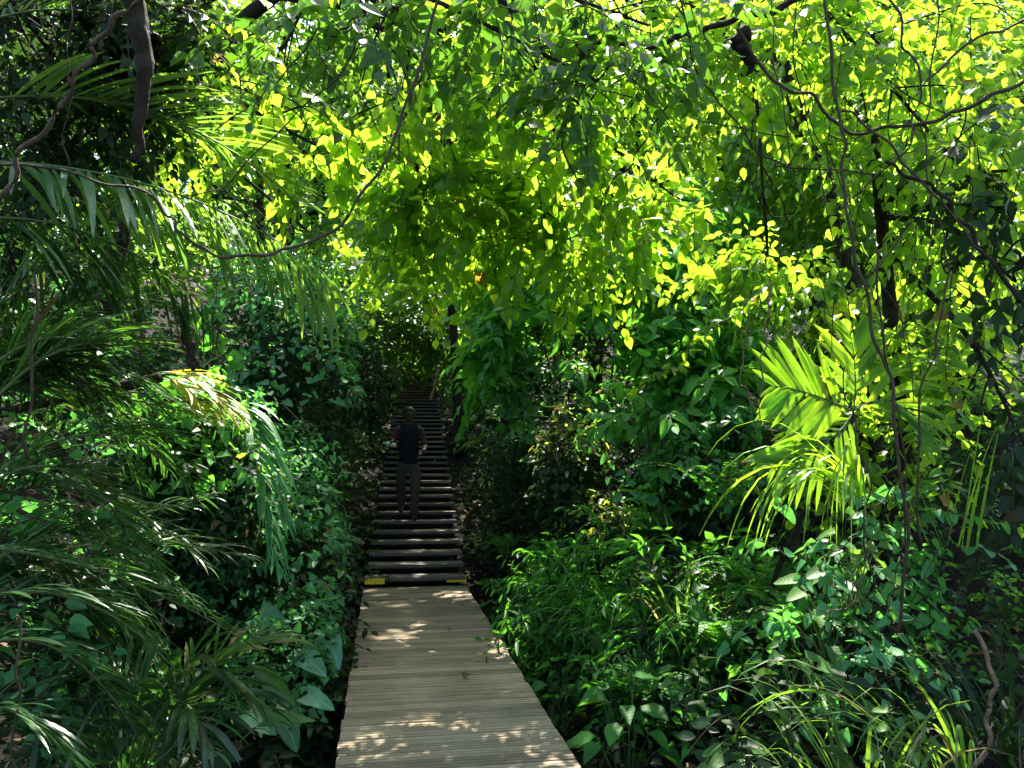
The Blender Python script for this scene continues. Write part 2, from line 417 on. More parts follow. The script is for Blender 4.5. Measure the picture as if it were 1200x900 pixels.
# ================================================================== staircase
st = thing('staircase', 'long shaded flight of open grey wooden steps climbing under the trees', 'staircase', (.4, Y0, 0))
def stepc(i): return path_x(Y0+RUN*(i-.5)+.0)
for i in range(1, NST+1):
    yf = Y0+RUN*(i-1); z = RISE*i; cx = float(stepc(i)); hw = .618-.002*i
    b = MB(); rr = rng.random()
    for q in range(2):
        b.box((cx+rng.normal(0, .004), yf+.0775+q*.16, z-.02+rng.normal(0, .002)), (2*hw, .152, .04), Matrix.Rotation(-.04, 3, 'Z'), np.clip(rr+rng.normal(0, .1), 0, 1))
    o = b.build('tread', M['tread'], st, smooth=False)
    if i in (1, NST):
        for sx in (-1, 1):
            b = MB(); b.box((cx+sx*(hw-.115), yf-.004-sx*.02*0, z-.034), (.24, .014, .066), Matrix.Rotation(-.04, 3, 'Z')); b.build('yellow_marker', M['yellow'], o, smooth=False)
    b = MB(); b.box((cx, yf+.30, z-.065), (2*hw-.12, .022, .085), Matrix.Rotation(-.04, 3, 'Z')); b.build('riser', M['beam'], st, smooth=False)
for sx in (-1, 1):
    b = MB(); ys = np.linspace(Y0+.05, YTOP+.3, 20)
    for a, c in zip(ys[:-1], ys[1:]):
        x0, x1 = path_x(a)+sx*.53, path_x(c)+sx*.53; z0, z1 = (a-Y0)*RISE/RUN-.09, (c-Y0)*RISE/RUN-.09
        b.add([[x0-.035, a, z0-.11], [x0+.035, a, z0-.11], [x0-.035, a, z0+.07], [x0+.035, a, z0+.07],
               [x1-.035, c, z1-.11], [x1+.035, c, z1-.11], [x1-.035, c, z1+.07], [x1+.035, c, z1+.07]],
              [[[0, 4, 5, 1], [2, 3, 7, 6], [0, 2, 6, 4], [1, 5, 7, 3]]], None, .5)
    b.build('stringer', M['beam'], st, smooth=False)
ld = thing('landing', 'small dark wooden landing where the long flight of steps ends', 'landing', (float(path_x(YTOP)), YTOP, RISE*NST))
b = MB()
for q in range(10): b.box((float(path_x(YTOP+.8)), YTOP+.1+q*.15, RISE*(NST+.4)-.02), (1.3, .143, .04))
b.build('deck', M['tread'], ld, smooth=False)
for sx in (-1, 1):
    b = MB(); b.box((float(path_x(YTOP+.8))+sx*.5, YTOP+.8, RISE*NST-.15), (.08, 1.45, .2)); b.build('beam', M['beam'], ld, smooth=False)
# ================================================================== person on the stairs
def skin_mesh(nodes, edges, radii, levels=2):
    me = bpy.data.meshes.new('tmp'); me.from_pydata([tuple(n) for n in nodes], edges, [])
    o = bpy.data.objects.new('tmp', me); C.objects.link(o)
    m = o.modifiers.new('s', 'SKIN'); m.use_smooth_shade = True
    for k, r_ in enumerate(radii):
        sv = me.skin_vertices[0].data[k]; sv.radius = r_ if isinstance(r_, tuple) else (r_, r_); sv.use_root = (k == 0)
    s2 = o.modifiers.new('u', 'SUBSURF'); s2.levels = levels; s2.render_levels = levels
    bpy.context.view_layer.update()
    ev = o.evaluated_get(bpy.context.evaluated_depsgraph_get())
    out = bpy.data.meshes.new_from_object(ev)
    bpy.data.objects.remove(o); bpy.data.meshes.remove(me)
    return out
def chain_mesh(chains, levels=2):
    """chains: list of lists (point, radius); a chain may start with an int, the index of an existing node"""
    N, E, Rr = [], [], []
    for ch in chains:
        prev = None
        for it in ch:
            if isinstance(it, int): prev = it; continue
            N.append(it[0]); Rr.append(it[1]); k = len(N)-1
            if prev is not None: E.append((prev, k))
            prev = k
    return skin_mesh(N, E, Rr, levels)
def link_mesh(me, name, mat, parent):
    me.name = name; me.materials.clear(); me.materials.append(mat)
    for p_ in me.polygons: p_.use_smooth = True
    o = bpy.data.objects.new(name, me); C.objects.link(o); o.parent = parent; ORG[o.name] = ORG[parent.name]; return o
def ellip(bm, c, r, seg=14):
    mt = Matrix.Translation(Vector(c)) @ Matrix.Diagonal((*r, 1))
    bmesh.ops.create_uvsphere(bm, u_segments=seg, v_segments=seg, radius=1, matrix=mt)

M['skin'] = flat_mat('skin', (.09, .048, .032), .5)
M['vest'] = flat_mat('black_cloth', (.010, .010, .012), .9)
M['trousers'] = flat_mat('khaki_cloth', (.06, .054, .04), .9)
M['hair'] = flat_mat('dark_hair', (.008, .007, .006), .6)
M['shoe'] = flat_mat('dark_shoe', (.02, .018, .016), .7)
ST6 = 6
PX, PY, PZ = float(stepc(ST6))-.12, Y0+RUN*(ST6-1)+.13, RISE*ST6
pe = thing('person', 'person in black sleeveless top and khaki trousers walking down the dark stairs', 'person', (PX, PY, PZ))
def fingers(wrist, fdir, pdir, side, scale=1.0):
    """five finger chains from a wrist: fdir along the hand, pdir palm normal (curl side), side = thumb side"""
    w0 = np.array(wrist); f, p, s_ = (unit(np.array(a, float)) for a in (fdir, pdir, side)); ch = []
    for k, (off, ln_) in enumerate(((.030, .072), (.010, .082), (-.011, .077), (-.031, .060))):
        a = w0+f*.045+s_*off*.6; b = w0+f*.095+s_*off; c = b+(f*.75+p*.65)*ln_*.5; e = c+(f*.05+p)*ln_*.45
        ch.append([(tuple(a), .011), (tuple(b), .0105), (tuple(c), .009), (tuple(e), .008)])
    a = w0+f*.03+s_*.028; b = a+(f*.5+s_*.8)*.04; c = b+(f*.8+p*.6)*.035
    ch.append([(tuple(a), .013), (tuple(b), .011), (tuple(c), .009)])
    return ch
# nodes: pelvis root first
body = [[((0, .06, .90), (.125, .10)), ((0, .05, 1.05), (.125, .092)), ((0, .03, 1.22), (.145, .10)), ((0, .03, 1.35), (.12, .09)), ((0, .02, 1.43), .052), ((0, 0, 1.495), .055),
         ((0, -.012, 1.535), (.068, .075)), ((0, -.005, 1.595), (.078, .09)), ((0, .0, 1.645), (.062, .075))]]
# image-left arm (his right): raised forearm, holding the bottle out
wrR = (-.235, -.19, 1.135); wrL = (.215, -.15, 1.06)
body.append([3, ((-.165, .03, 1.375), .058), ((-.215, .05, 1.24), .047), ((-.25, .05, 1.115), .040), ((-.25, -.07, 1.12), .037), (wrR, .027), ((-.24, -.24, 1.145), (.036, .02))])
body.append([3, ((.165, .03, 1.375), .058), ((.215, .05, 1.24), .047), ((.245, .06, 1.105), .040), ((.24, -.05, 1.08), .037), (wrL, .027), ((.205, -.20, 1.035), (.02, .036))])
# legs: his left (image right) on the lower step, his right behind on the step above
body.append([0, ((.09, .05, .83), .085), ((.10, .02, .66), .076), ((.10, -.02, .47), .058), ((.095, .0, .30), .055), ((.09, .03, .10), .038), ((.09, -.01, .045), .036), ((.095, -.11, .03), .032)])
body.append([0, ((-.09, .06, .83), .085), ((-.10, .06, .68), .076), ((-.105, .10, .53), .058), ((-.10, .20, .40), .055), ((-.095, .32, .235), .038), ((-.095, .285, .155), .036), ((-.10, .18, .135), .032)])
hb = chain_mesh(body)
bm = bmesh.new(); bm.from_mesh(hb)
for wr, fd, pd, sd in ((wrR, (-.1, -1, .2), (-.6, -.1, -.5), (.1, 0, 1)), (wrL, (-.15, -.9, -.45), (-1, 0, 0), (0, -.4, .9))):
    for c_ in fingers(wr, fd, pd, sd):
        fm = chain_mesh([c_], 1); bm.from_mesh(fm)
# face and ears
ellip(bm, (0, -.092, 1.572), (.013, .018, .026)); ellip(bm, (0, -.083, 1.522), (.027, .012, .009))
for sx in (-1, 1):
    ellip(bm, (sx*.081, .0, 1.575), (.012, .02, .032)); ellip(bm, (sx*.032, -.078, 1.605), (.022, .014, .007))
    ellip(bm, (sx*.031, -.083, 1.588), (.013, .008, .008))
bm.to_mesh(hb); bm.free()
link_mesh(hb, 'body', M['skin'], pe)
hair = bmesh.new(); ellip(hair, (0, .022, 1.628), (.092, .098, .075)); ellip(hair, (0, .05, 1.585), (.088, .07, .07)); me = bpy.data.meshes.new('hair'); hair.to_mesh(me); hair.free()
link_mesh(me, 'hair', M['hair'], pe)
me = chain_mesh([[((0, .06, .80), (.175, .14)), ((0, .06, .90), (.168, .135)), ((0, .05, 1.05), (.158, .122)), ((0, .03, 1.22), (.175, .128)), ((0, .03, 1.34), (.160, .115)), ((0, .03, 1.405), (.12, .085))],
                 [4, ((-.10, .03, 1.40), .075), ((-.15, .03, 1.40), .068)], [4, ((.10, .03, 1.40), .075), ((.15, .03, 1.40), .068)]])
link_mesh(me, 'top', M['vest'], pe)
me = chain_mesh([[((0, .06, .93), (.14, .115)), ((0, .06, .85), (.14, .115))],
                 [1, ((.09, .05, .78), .108), ((.10, .02, .64), .098), ((.10, -.02, .47), .082), ((.095, .01, .28), .078), ((.09, .035, .07), .068)],
                 [1, ((-.09, .06, .78), .108), ((-.10, .06, .67), .098), ((-.105, .10, .53), .082), ((-.10, .21, .39), .078), ((-.095, .325, .20), .066)]])
link_mesh(me, 'trousers', M['trousers'], pe)
for x_, y_, z_ in ((.09, .0, 0), (-.095, .26, RISE)):
    me = chain_mesh([[((x_, y_+.05, z_+.055), (.045, .05)), ((x_, y_-.02, z_+.045), (.044, .04)), ((x_*1.04, y_-.10, z_+.035), (.046, .032)), ((x_*1.06, y_-.16, z_+.028), (.036, .025))]])
    link_mesh(me, 'shoe', M['shoe'], pe)
M['bottle'] = flat_mat('pale_bottle_plastic', (.55, .68, .66), .3)
bo = thing('water_bottle', 'pale whitish bottle held out in the right hand of the person', 'bottle', (PX-.255, PY-.285, PZ+1.12))
def lathe(prof, axis, seg=16):
    b = MB(); pts = np.array([[0, 0, h] for r_, h in prof]); q = Vector((0, 0, 1)).rotation_difference(Vector(axis)).to_matrix()
    an = np.arange(seg)*2*math.pi/seg
    v = np.array([[r_*math.cos(a), r_*math.sin(a), h] for r_, h in prof for a in an])@np.array(q).T
    i = np.arange(len(prof)-1)[:, None]*seg; k = np.arange(seg); k2 = (k+1) % seg
    f = np.stack([i+k, i+k2, i+seg+k2, i+seg+k], -1).reshape(-1, 4)
    b.add(v, [f], None, .5); return b
ax = (-.93, -.2, .22)
b = lathe([(.001, -.06), (.030, -.058), (.033, -.05), (.033, .06), (.030, .085), (.015, .105), (.013, .115)], ax); 
for k_ in range(len(b.V)): b.V[k_] = b.V[k_]+np.array(ORG[bo.name])
b.build('bottle_body', M['bottle'], bo)
b = lathe([(.016, .113), (.0165, .135), (.001, .137)], ax); b.V[0] = b.V[0]+np.array(ORG[bo.name]); b.build('cap', M['bottle'], bo)
# ================================================================== plant generators
GAPS = [(P(950, 455, 4.6), .5, .04), (P(925, 590, 4.2), .35, .05), (P(675, 550, 7.6), .8, .02), (P(245, 470, 4.8), .55, .04), (P(1020, 430, 5.4), .45, .1),
        (np.array([.80, 9.0, 0]), .30, .04), (np.array([.15, 8.7, 0]), .24, .04), (P(730, 310, 8.8), 1.3, .16), (P(570, 355, 9.2), .7, .3), (P(250, 300, 3.9), .5, .06), (P(340, 340, 4.2), .4, .06), (P(900, 830, 3.3), .25, .05), (P(960, 690, 4.3), .25, .05),
        (P(590, 258, 6.2), .9, .14), (P(460, 250, 6.2), .65, .14), (P(750, 245, 6.2), .7, .16), (P(900, 250, 6.0), .6, .3), (P(330, 600, 5.9), .5, .25), (P(370, 440, 9.2), .45, .2), (P(720, 700, 6.5), .4, .15), (P(240, 560, 5.6), .6, .06), (P(830, 700, 5.6), .35, .1), (P(1010, 650, 4.4), .35, .1), (P(420, 420, 10.4), .4, .1)]

def twigs(lm, sm, P0, D, L, m=10, leaf=.13, ratio=.30, tpl=ovate, droop=.35, spread=.85, tw=.0035, jitter=.25, lmat=0, leafdroop=.25, rn=None, terminal=True, smat=1):
    """leafy twigs: P0 (N,3) starts, D directions, L lengths; m leaves each, alternating in two ranks"""
    P0 = np.asarray(P0, float); N = len(P0)
    if not N: return
    D = unit(D); L = np.broadcast_to(np.asarray(L, float), (N,)).copy()
    dv = np.broadcast_to(np.asarray(droop, float), (N,))
    # breaks in the foliage through which the sun reaches the lit places below
    sn = np.array(SUND); mid_ = P0+D*L[:, None]*.5; keep = np.ones(N, bool)
    for c_, r_, kp in GAPS:
        rel = mid_-c_; t_ = rel@sn; pp = np.linalg.norm(rel-t_[:, None]*sn, axis=1)
        keep &= ~((t_ > .45) & (pp < r_) & (rng.random(N) > kp))
    if rn is not None: rn = rn[keep]
    P0, D, L, dv = P0[keep], D[keep], L[keep], dv[keep]; N = len(P0)
    if not N: return
    def at(t): return P0[:, None]+L[:, None, None]*(D[:, None]*t[None, :, None]+(-Z)*(dv[:, None]*t[None, :]**2)[..., None])
    if sm is not None:
        tt = np.linspace(0, 1, 5); sm.tubes(at(tt), tw*np.linspace(1.3, .5, 5)[None], 3, mat=smat)
    t = np.linspace(.12, 1, m); p = at(t)
    tang = unit(np.broadcast_to(D[:, None], p.shape)+(-Z)*(2*dv[:, None]*t[None])[..., None])
    sv = unit(np.cross(D, Z)+rng.normal(0, .25, D.shape)); sgn = np.where(np.arange(m) % 2 == 0, 1., -1.)
    ld = tang*.55+sv[:, None]*(sgn*spread)[None, :, None]+rng.normal(0, jitter, p.shape)-Z*leafdroop
    if terminal: ld[:, -1] = tang[:, -1]+rng.normal(0, .1, (N, 3))
    nr = np.cross(np.broadcast_to(sv[:, None], p.shape), tang); nr = nr*np.sign(nr[..., 2:3]+1e-6)
    nr = unit(nr)+rng.normal(0, .35, p.shape)
    sz = leaf*(.5+.68*rng.random((N, m)))*(1-.25*t[None]*(t[None] > .85))
    p = p+unit(ld)*.015
    if rn is None: r_ = np.clip(rng.random((N, 1))*.45+rng.random((N, m))*.55, 0, 1)
    else: r_ = np.clip(rn[:, None]+rng.normal(0, .12, (N, m)), 0, .999)
    lm.leaves(p.reshape(-1, 3), ld.reshape(-1, 3), nr.reshape(-1, 3), sz.ravel(), (sz*ratio).ravel(), tpl, r_.ravel(), lmat)

def ball(n, shell=.35):
    v = unit(rng.normal(0, 1, (n, 3))); r_ = rng.random(n)**shell
    return v*r_[:, None]

def crown_tree(name, label, cat, trunk, blobs, mat, leaf=.13, ratio=.3, ntw=100, m=10, twl=.5, tpl=ovate, droop=.4, group=None, trad=.12, limb=True, hang=0., sub=7, bark='bark', limbfrom=.75, tw=.0035, leafdroop=.25):
    """trunk: list of points; blobs: (centre, (rx,ry,rz), density)"""
    t = thing(name, label, cat, trunk[0], group)
    b = MB(); tp = spline(trunk, 6); b.tube(tp, trad, trad*.45, 9, jit=.12); b.build('trunk', M[bark], t)
    lm = MB()
    for c, r_, dens in blobs:
        lb = MB(); c = np.asarray(c, float); r_ = np.asarray(r_, float); n = max(4, int(ntw*dens))
        q = ball(n, .45); p0 = c+q*r_
        D = q*np.array([1, 1, .6])+rng.normal(0, .45, (n, 3))-Z*hang
        twigs(lm, lm, p0, D, twl*(.6+.8*rng.random(n)), m, leaf, ratio, tpl, droop, tw=tw, leafdroop=leafdroop)
        if limb:
            k = tp[int(len(tp)*min(.98, limbfrom+.25*rng.random()))-1]
            mid = (k+c)/2+np.array([0, 0, .12*np.linalg.norm(c-k)])+rng.normal(0, .12, 3)
            lp = spline([k, mid, c], 8); lb.tube(lp, trad*.32, trad*.12, 6, jit=.15)
            for e in p0[rng.permutation(n)[:sub]]:
                s0 = lp[rng.integers(len(lp)//2, len(lp))]
                mm = (s0+e)/2+rng.normal(0, .08*np.linalg.norm(e-s0)+.02, 3)
                lb.tube(spline([s0, mm, e], 5), trad*.10, trad*.035, 5)
            lb.build('limb', M[bark], t)
    lm.build('crown', [M[mat], M['twig']], t)
    return t

def frond_mesh(path, up=None, nleaf=40, L=.5, W=.018, angle=58, droop=.8, vee=.25, mat='palm', start=.12, jit=.08, missing=.03, prof=None, both=True, r0=.009, rn=None, fold=.2, twist=.3, mid='stem', lname='frond', parent=None, label=None):
    """one pinnate frond along path (n,3)"""
    path = np.asarray(path, float); n = len(path)
    tg = unit(np.gradient(path, axis=0))
    u0 = Z if up is None else np.asarray(up, float)
    sd = unit(np.cross(tg, u0)); un = np.cross(sd, tg)
    mb = MB()
    mb.tube(path, r0, r0*.3, 6, mat=1)
    ts = np.linspace(start, .995, nleaf)
    for sg in ((-1, 1) if both else (1,)):
        t = np.clip(ts+rng.normal(0, .25/nleaf, nleaf), 0, 1); keep = rng.random(nleaf) > missing; t = t[keep]
        x = t*(n-1); i = np.minimum(x.astype(int), n-2); f = (x-i)[:, None]
        p = path[i]*(1-f)+path[i+1]*f; T = unit(tg[i]*(1-f)+tg[i+1]*f); Sd = unit(sd[i]*(1-f)+sd[i+1]*f); Un = unit(un[i]*(1-f)+un[i+1]*f)
        an = R(angle)*(1-.45*t)+rng.normal(0, jit, len(t))
        d = T*np.cos(an)[:, None]+Sd*(sg*np.sin(an))[:, None]+Un*vee+rng.normal(0, jit*.6, p.shape)
        lp = (np.sin(np.pi*np.clip(.16+.80*t, 0, 1))**.6 if prof is None else prof(t))
        Ln = L*lp*(.9+.2*rng.random(len(t)))
        mb.ribbons(p, d, Un+rng.normal(0, .15, p.shape), Ln, W*(.8+.4*rng.random(len(t)))*np.minimum(1, lp+.3), droop*(.7+.6*rng.random(len(t))), 6, fold=fold, twist=twist,
                   rn=None if rn is None else np.clip(rn+rng.normal(0, .15, len(t)), 0, .999))
    o = mb.build(lname, [M[mat], M[mid]], parent)
    if label: o['label'] = label
    return o

def palm(name, label, base, fronds, cat='palm', group=None, stem=None, stem_r=.05, mat='palm'):
    """fronds: list of dicts (a, b, c, ...) -> children named frond"""
    t = thing(name, label, cat, base, group)
    if stem is not None:
        b = MB(); p_ = spline(stem, 8); b.tube(p_, stem_r, stem_r*.8, 9, jit=.25); b.build('stem', M['bark'], t)
    for f in fronds:
        f = dict(f); a, b_, c = f.pop('p')
        frond_mesh(bez(a, b_, c), parent=t, mat=f.pop('mat', mat), **f)
    return t

def around(base, n, h, reach, tilt=.4, a0=0, a1=2*math.pi, **kw):
    """fronds springing from one point: rising, then arching over"""
    base = np.asarray(base, float); out = []
    for k in range(n):
        a = a0+(a1-a0)*(k+.5)/n+rng.normal(0, .15); s = .75+.5*rng.random(); dv = np.array([math.cos(a), math.sin(a), 0.])
        e = base+dv*reach*s+Z*h*(.25+tilt*rng.random()); c = base+dv*reach*.35*s+Z*h*(1.0+.25*rng.random())
        out.append(dict(p=(base+dv*.03, c, e), **kw))
    return out

def shrub(name, label, base, blobs, mat, leaf=.11, ratio=.33, ntw=60, m=8, twl=.35, tpl=ovate, droop=.25, group=None, cat='shrub', rad=.02, stems=5, leafdroop=.15, tw=.0035, jitter=.25):
    t = thing(name, label, cat, base, group); base = np.asarray(base, float)
    lm = MB()
    for c, r_, dens in blobs:
        c = np.asarray(c, float); r_ = np.asarray(r_, float); n = max(3, int(ntw*dens)); q = ball(n, .4)
        p0 = c+q*r_; D = q*1.1+rng.normal(0, .4, (n, 3))+Z*.15
        twigs(lm, lm, p0, D, twl*(.6+.8*rng.random(n)), m, leaf, ratio, tpl, droop, leafdroop=leafdroop, tw=tw, jitter=jitter)
        for e in p0[:stems]:
            lb = MB(); lb.tube(spline([base+rng.normal(0, .05, 3)*[1, 1, 0], (base+e)/2+rng.normal(0, .1, 3), e], 6), rad, rad*.3, 5); lb.build('stem', M['twig'], t)
    lm.build('leaves', [M[mat], M['twig']], t)
    return t

def clump(name, label, base, n, L, W, mat, spread=.6, droop=1.2, a0=0, a1=2*math.pi, cat='grass clump', group=None, up=1.0, part='blades', r=.08, rn=None, nseg=8):
    t = thing(name, label, cat, base, group); b = MB()
    a = a0+(a1-a0)*rng.random(n); e = spread*(.25+.75*rng.random(n))
    d = np.stack([np.cos(a)*e, np.sin(a)*e, np.full(n, up)], -1)
    p0 = np.asarray(base)+np.stack([np.cos(a), np.sin(a), a*0], -1)*(r*rng.random(n))[:, None]
    b.ribbons(p0, d, Z+rng.normal(0, .2, (n, 3))+np.stack([np.cos(a), np.sin(a), a*0], -1)*-.3, L*(.5+.6*rng.random(n)), W*(.7+.6*rng.random(n)), droop*(.6+.8*rng.random(n)), nseg,
              prof=lambda t_: np.maximum(1-t_**2.2, .02)*np.minimum(1, .55+t_*3), twist=.8, rn=rn)
    b.build(part, M[mat], t); return t

def fern(name, label, base, n, L, mat='fern', cat='fern', group=None, a0=0, a1=2*math.pi, h=.6, leaf=.10, W=.011, nl=26):
    t = thing(name, label, cat, base, group)
    for f in around(base, n, L*h, L*.8, .5, a0, a1): 
        a, b_, c = f['p']; frond_mesh(bez(a, b_, c, 16), parent=t, mat=mat, nleaf=nl, L=leaf, W=W, angle=74, droop=.35, vee=.05, start=.10, r0=.004, twist=.1,
                                      prof=lambda t_: (1-t_)**.7*.95+.08)
    return t

def broadleaf(name, label, base, leaves, mat='taro', tpl=taro, cat='plant', group=None, ratio=.42, pr=.006):
    """leaves: (tip-of-petiole point, facing dir of blade tip, normal, length); each leaf a child with its petiole"""
    t = thing(name, label, cat, base, group)
    for q, dr, nr, L in leaves:
        b = MB(); q = np.asarray(q, float); b0 = np.asarray(base, float)+rng.normal(0, .025, 3)*[1, 1, 0]
        b.tube(spline([b0, (b0+q)/2+np.array([0, 0, .15*L])+rng.normal(0, .02, 3), q], 6), pr, pr*.6, 6, mat=1)
        b.leaves(q[None], np.asarray(dr, float)[None], np.asarray(nr, float)[None], L, L*ratio, tpl, np.array([.3+.5*rng.random()]))
        b.build('leaf', [M[mat], M['stem']], t)
    return t

def liana(label, pts, r0, r1=None, mat='twig', name='liana', cat='vine', group=None, leafy=0, lmat='canopy', wig=.012, leaf=.09, jit=.15, tpl=heart, ratio=.42):
    """pts: (u, v, d) in the photo's pixels plus a depth, or world points"""
    p = spline([P(*q) for q in pts], 10); n = len(p)
    kk = np.hanning(9); kk = kk/kk.sum()*2.2
    p = p+np.stack([np.convolve(np.pad(rng.normal(0, wig, n), 8, 'edge'), kk, 'same')[8:-8] for _ in range(3)], -1)
    if mat == 'pale_wood': r1 = r1 or r0*.6
    b = MB(); b.tube(p, r0, r1 if r1 else r0*.7, 7, jit=jit)
    if not leafy:
        o = b.build(name, M[mat]); return tag(o, label, cat, group)
    t = thing(name, label, cat, p[0], group); b.build('stem', M[mat], t)
    lm = MB(); k = rng.integers(0, n, leafy); q = p[k]; tg = unit(np.gradient(p, axis=0))[k]
    d = rng.normal(0, 1, (leafy, 3))*[1, 1, .4]-Z*.6; nr = -FWD*.5+Z*.7+rng.normal(0, .4, (leafy, 3)); sz = leaf*(.55+.7*rng.random(leafy))
    lm.leaves(q+unit(d)*.03, d, nr, sz, sz*ratio, tpl)
    lm.tubes(np.stack([q, q+unit(d)*.018, q+unit(d)*.036], 1), .0018, 3, mat=1)
    lm.build('leaves', [M[lmat], M['stem']], t); return t

def blob(u, v, d, ru, rv, rd, dens=1.):
    return (P(u, v, d), np.array([ru*d/FPX, rd, rv*d/FPX]), dens)
def gp(x, y, dz=0): return np.array([x, y, float(ground_z(x, y))+dz])
# ================================================================== trees whose crowns close over the walkway
crown_tree('tree', 'leafy tree from the left bank with sunlit branches hanging over the walkway', 'tree',
  [gp(-3.2, 8.2), (-2.9, 8.0, 2.2), (-2.2, 7.4, 4.4), (-1.0, 6.6, 5.6), (.6, 6.2, 6.0)],
  [blob(455, 90, 5.2, 110, 110, .7), blob(560, 180, 5.8, 130, 75, .7), blob(690, 130, 5.4, 130, 95, .7), blob(620, 225, 6.3, 150, 45, .5),
   blob(490, 240, 6.0, 80, 50, .5), blob(560, 40, 5.2, 160, 70, .8), blob(780, 220, 6.2, 110, 70, .6), blob(560, -15, 5.6, 200, 40, .8, 1.1), (P(560, 258, 6.2), np.array([1.2, .5, .2]), .5), (P(730, 255, 6.2), np.array([.9, .5, .18]), .5), (np.array([1.05, 6.75, 3.5]), np.array([1.1, .55, .14]), .35), (np.array([.9, 6.2, 3.35]), np.array([1.0, .45, .14]), .25), blob(665, 300, 6.3, 30, 30, .25, .35), blob(500, 290, 6.4, 40, 30, .3, .35), (np.array([1.45, 6.8, 4.3]), np.array([.65, .6, .3]), 1.5), (np.array([1.0, 6.2, 4.0]), np.array([.6, .5, .3]), 1.)], 'canopy', leaf=.15, ratio=.34, ntw=46, m=10, twl=.42, trad=.11, hang=.22, leafdroop=.45)
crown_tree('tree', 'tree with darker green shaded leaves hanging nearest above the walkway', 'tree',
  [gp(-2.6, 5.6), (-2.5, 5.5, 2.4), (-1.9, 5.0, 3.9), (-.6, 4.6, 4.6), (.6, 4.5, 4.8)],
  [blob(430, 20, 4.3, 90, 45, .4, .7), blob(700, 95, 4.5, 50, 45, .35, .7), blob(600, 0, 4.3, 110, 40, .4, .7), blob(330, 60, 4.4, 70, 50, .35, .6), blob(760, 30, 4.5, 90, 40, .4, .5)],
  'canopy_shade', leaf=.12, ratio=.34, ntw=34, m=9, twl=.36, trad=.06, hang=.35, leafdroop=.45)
crown_tree('tree', 'tree right of the path with a wide backlit crown filling the upper right', 'tree',
  [gp(4.6, 6.6), (4.4, 6.4, 2.0), (3.9, 6.2, 4.2), (3.0, 6.0, 5.8), (2.2, 6.0, 6.6)],
  [blob(960, -15, 5.8, 220, 45, .9, 1.2), blob(880, 80, 5.6, 130, 90, .8), blob(1040, 60, 5.4, 130, 100, .9), blob(1120, 190, 5.0, 110, 110, .8), blob(960, 210, 6.0, 130, 80, .8),
   blob(1060, 310, 6.0, 130, 70, .7), blob(900, 300, 6.6, 70, 60, .5), blob(760, 50, 6.0, 120, 70, .8)], 'canopy', leaf=.125, ratio=.32, ntw=86, m=9, twl=.4, trad=.08, hang=.35, leafdroop=.4)
crown_tree('tree', 'slender tree behind the palms on the left with round leaves against the light', 'tree',
  [gp(-4.4, 6.5), (-4.0, 6.4, 2.4), (-3.2, 6.0, 4.2), (-2.2, 5.6, 5.2)],
  [blob(300, 50, 4.8, 120, 70, .6), blob(370, 170, 5.4, 80, 75, .5), blob(250, 140, 5.6, 100, 90, .6), blob(360, 270, 6.2, 80, 50, .5)],
  'canopy', leaf=.13, ratio=.34, ntw=46, m=9, twl=.4, trad=.09, hang=.3, leafdroop=.4)
crown_tree('tree', 'dark overhanging tree in the upper left corner with dense shaded small leaves', 'tree',
  [gp(-3.4, 3.2), (-3.2, 3.3, 1.6), (-2.7, 3.6, 3.0), (-2.0, 3.8, 4.4)],
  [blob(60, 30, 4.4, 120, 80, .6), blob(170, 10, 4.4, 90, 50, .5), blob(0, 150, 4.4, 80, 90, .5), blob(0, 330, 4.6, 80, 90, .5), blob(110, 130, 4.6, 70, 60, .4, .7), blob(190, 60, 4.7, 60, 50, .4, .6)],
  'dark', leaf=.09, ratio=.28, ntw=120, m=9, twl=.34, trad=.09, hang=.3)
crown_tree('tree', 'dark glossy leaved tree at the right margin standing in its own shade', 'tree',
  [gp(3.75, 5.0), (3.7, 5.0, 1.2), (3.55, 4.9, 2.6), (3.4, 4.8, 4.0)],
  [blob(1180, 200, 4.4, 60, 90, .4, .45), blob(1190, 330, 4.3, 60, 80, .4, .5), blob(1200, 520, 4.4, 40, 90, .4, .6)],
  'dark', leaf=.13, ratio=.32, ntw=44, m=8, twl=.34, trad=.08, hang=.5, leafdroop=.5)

crown_tree('tree', 'tree behind the backlit crown on the right, its foliage closing the gaps', 'tree',
  [gp(6.4, 9.5), (6.3, 9.4, 3.0), (5.6, 9.2, 5.4), (4.6, 9.0, 7.0)],
  [blob(880, 110, 9.2, 100, 80, .8), blob(1000, 190, 8.8, 100, 90, .8), blob(1110, 90, 8.8, 100, 90, .8), blob(1110, 290, 8.6, 100, 80, .8), blob(980, 310, 9.0, 100, 70, .8), blob(890, 230, 9.4, 90, 60, .7), blob(1050, 400, 8.2, 100, 60, .7)],
  'canopy', leaf=.15, ratio=.34, ntw=130, m=9, twl=.5, trad=.075, hang=.3, leafdroop=.4)
crown_tree('tree', 'tree beyond the arch whose leaves close the view above the large leaved shrub', 'tree',
  [gp(5.2, 11.6), (5.0, 11.5, 3.5), (4.0, 11.2, 5.6), (2.6, 11.0, 6.8)],
  [blob(560, 60, 10.5, 100, 70, .8, .8), blob(690, 90, 10.2, 100, 70, .8), blob(800, 160, 10.0, 90, 70, .8), blob(700, 190, 10.5, 100, 50, .8), blob(580, 170, 11.2, 90, 60, .8, .8), blob(480, 140, 11.5, 80, 70, .8, .7)],
  'canopy', leaf=.17, ratio=.35, ntw=95, m=9, twl=.55, trad=.11, hang=.3, leafdroop=.4)
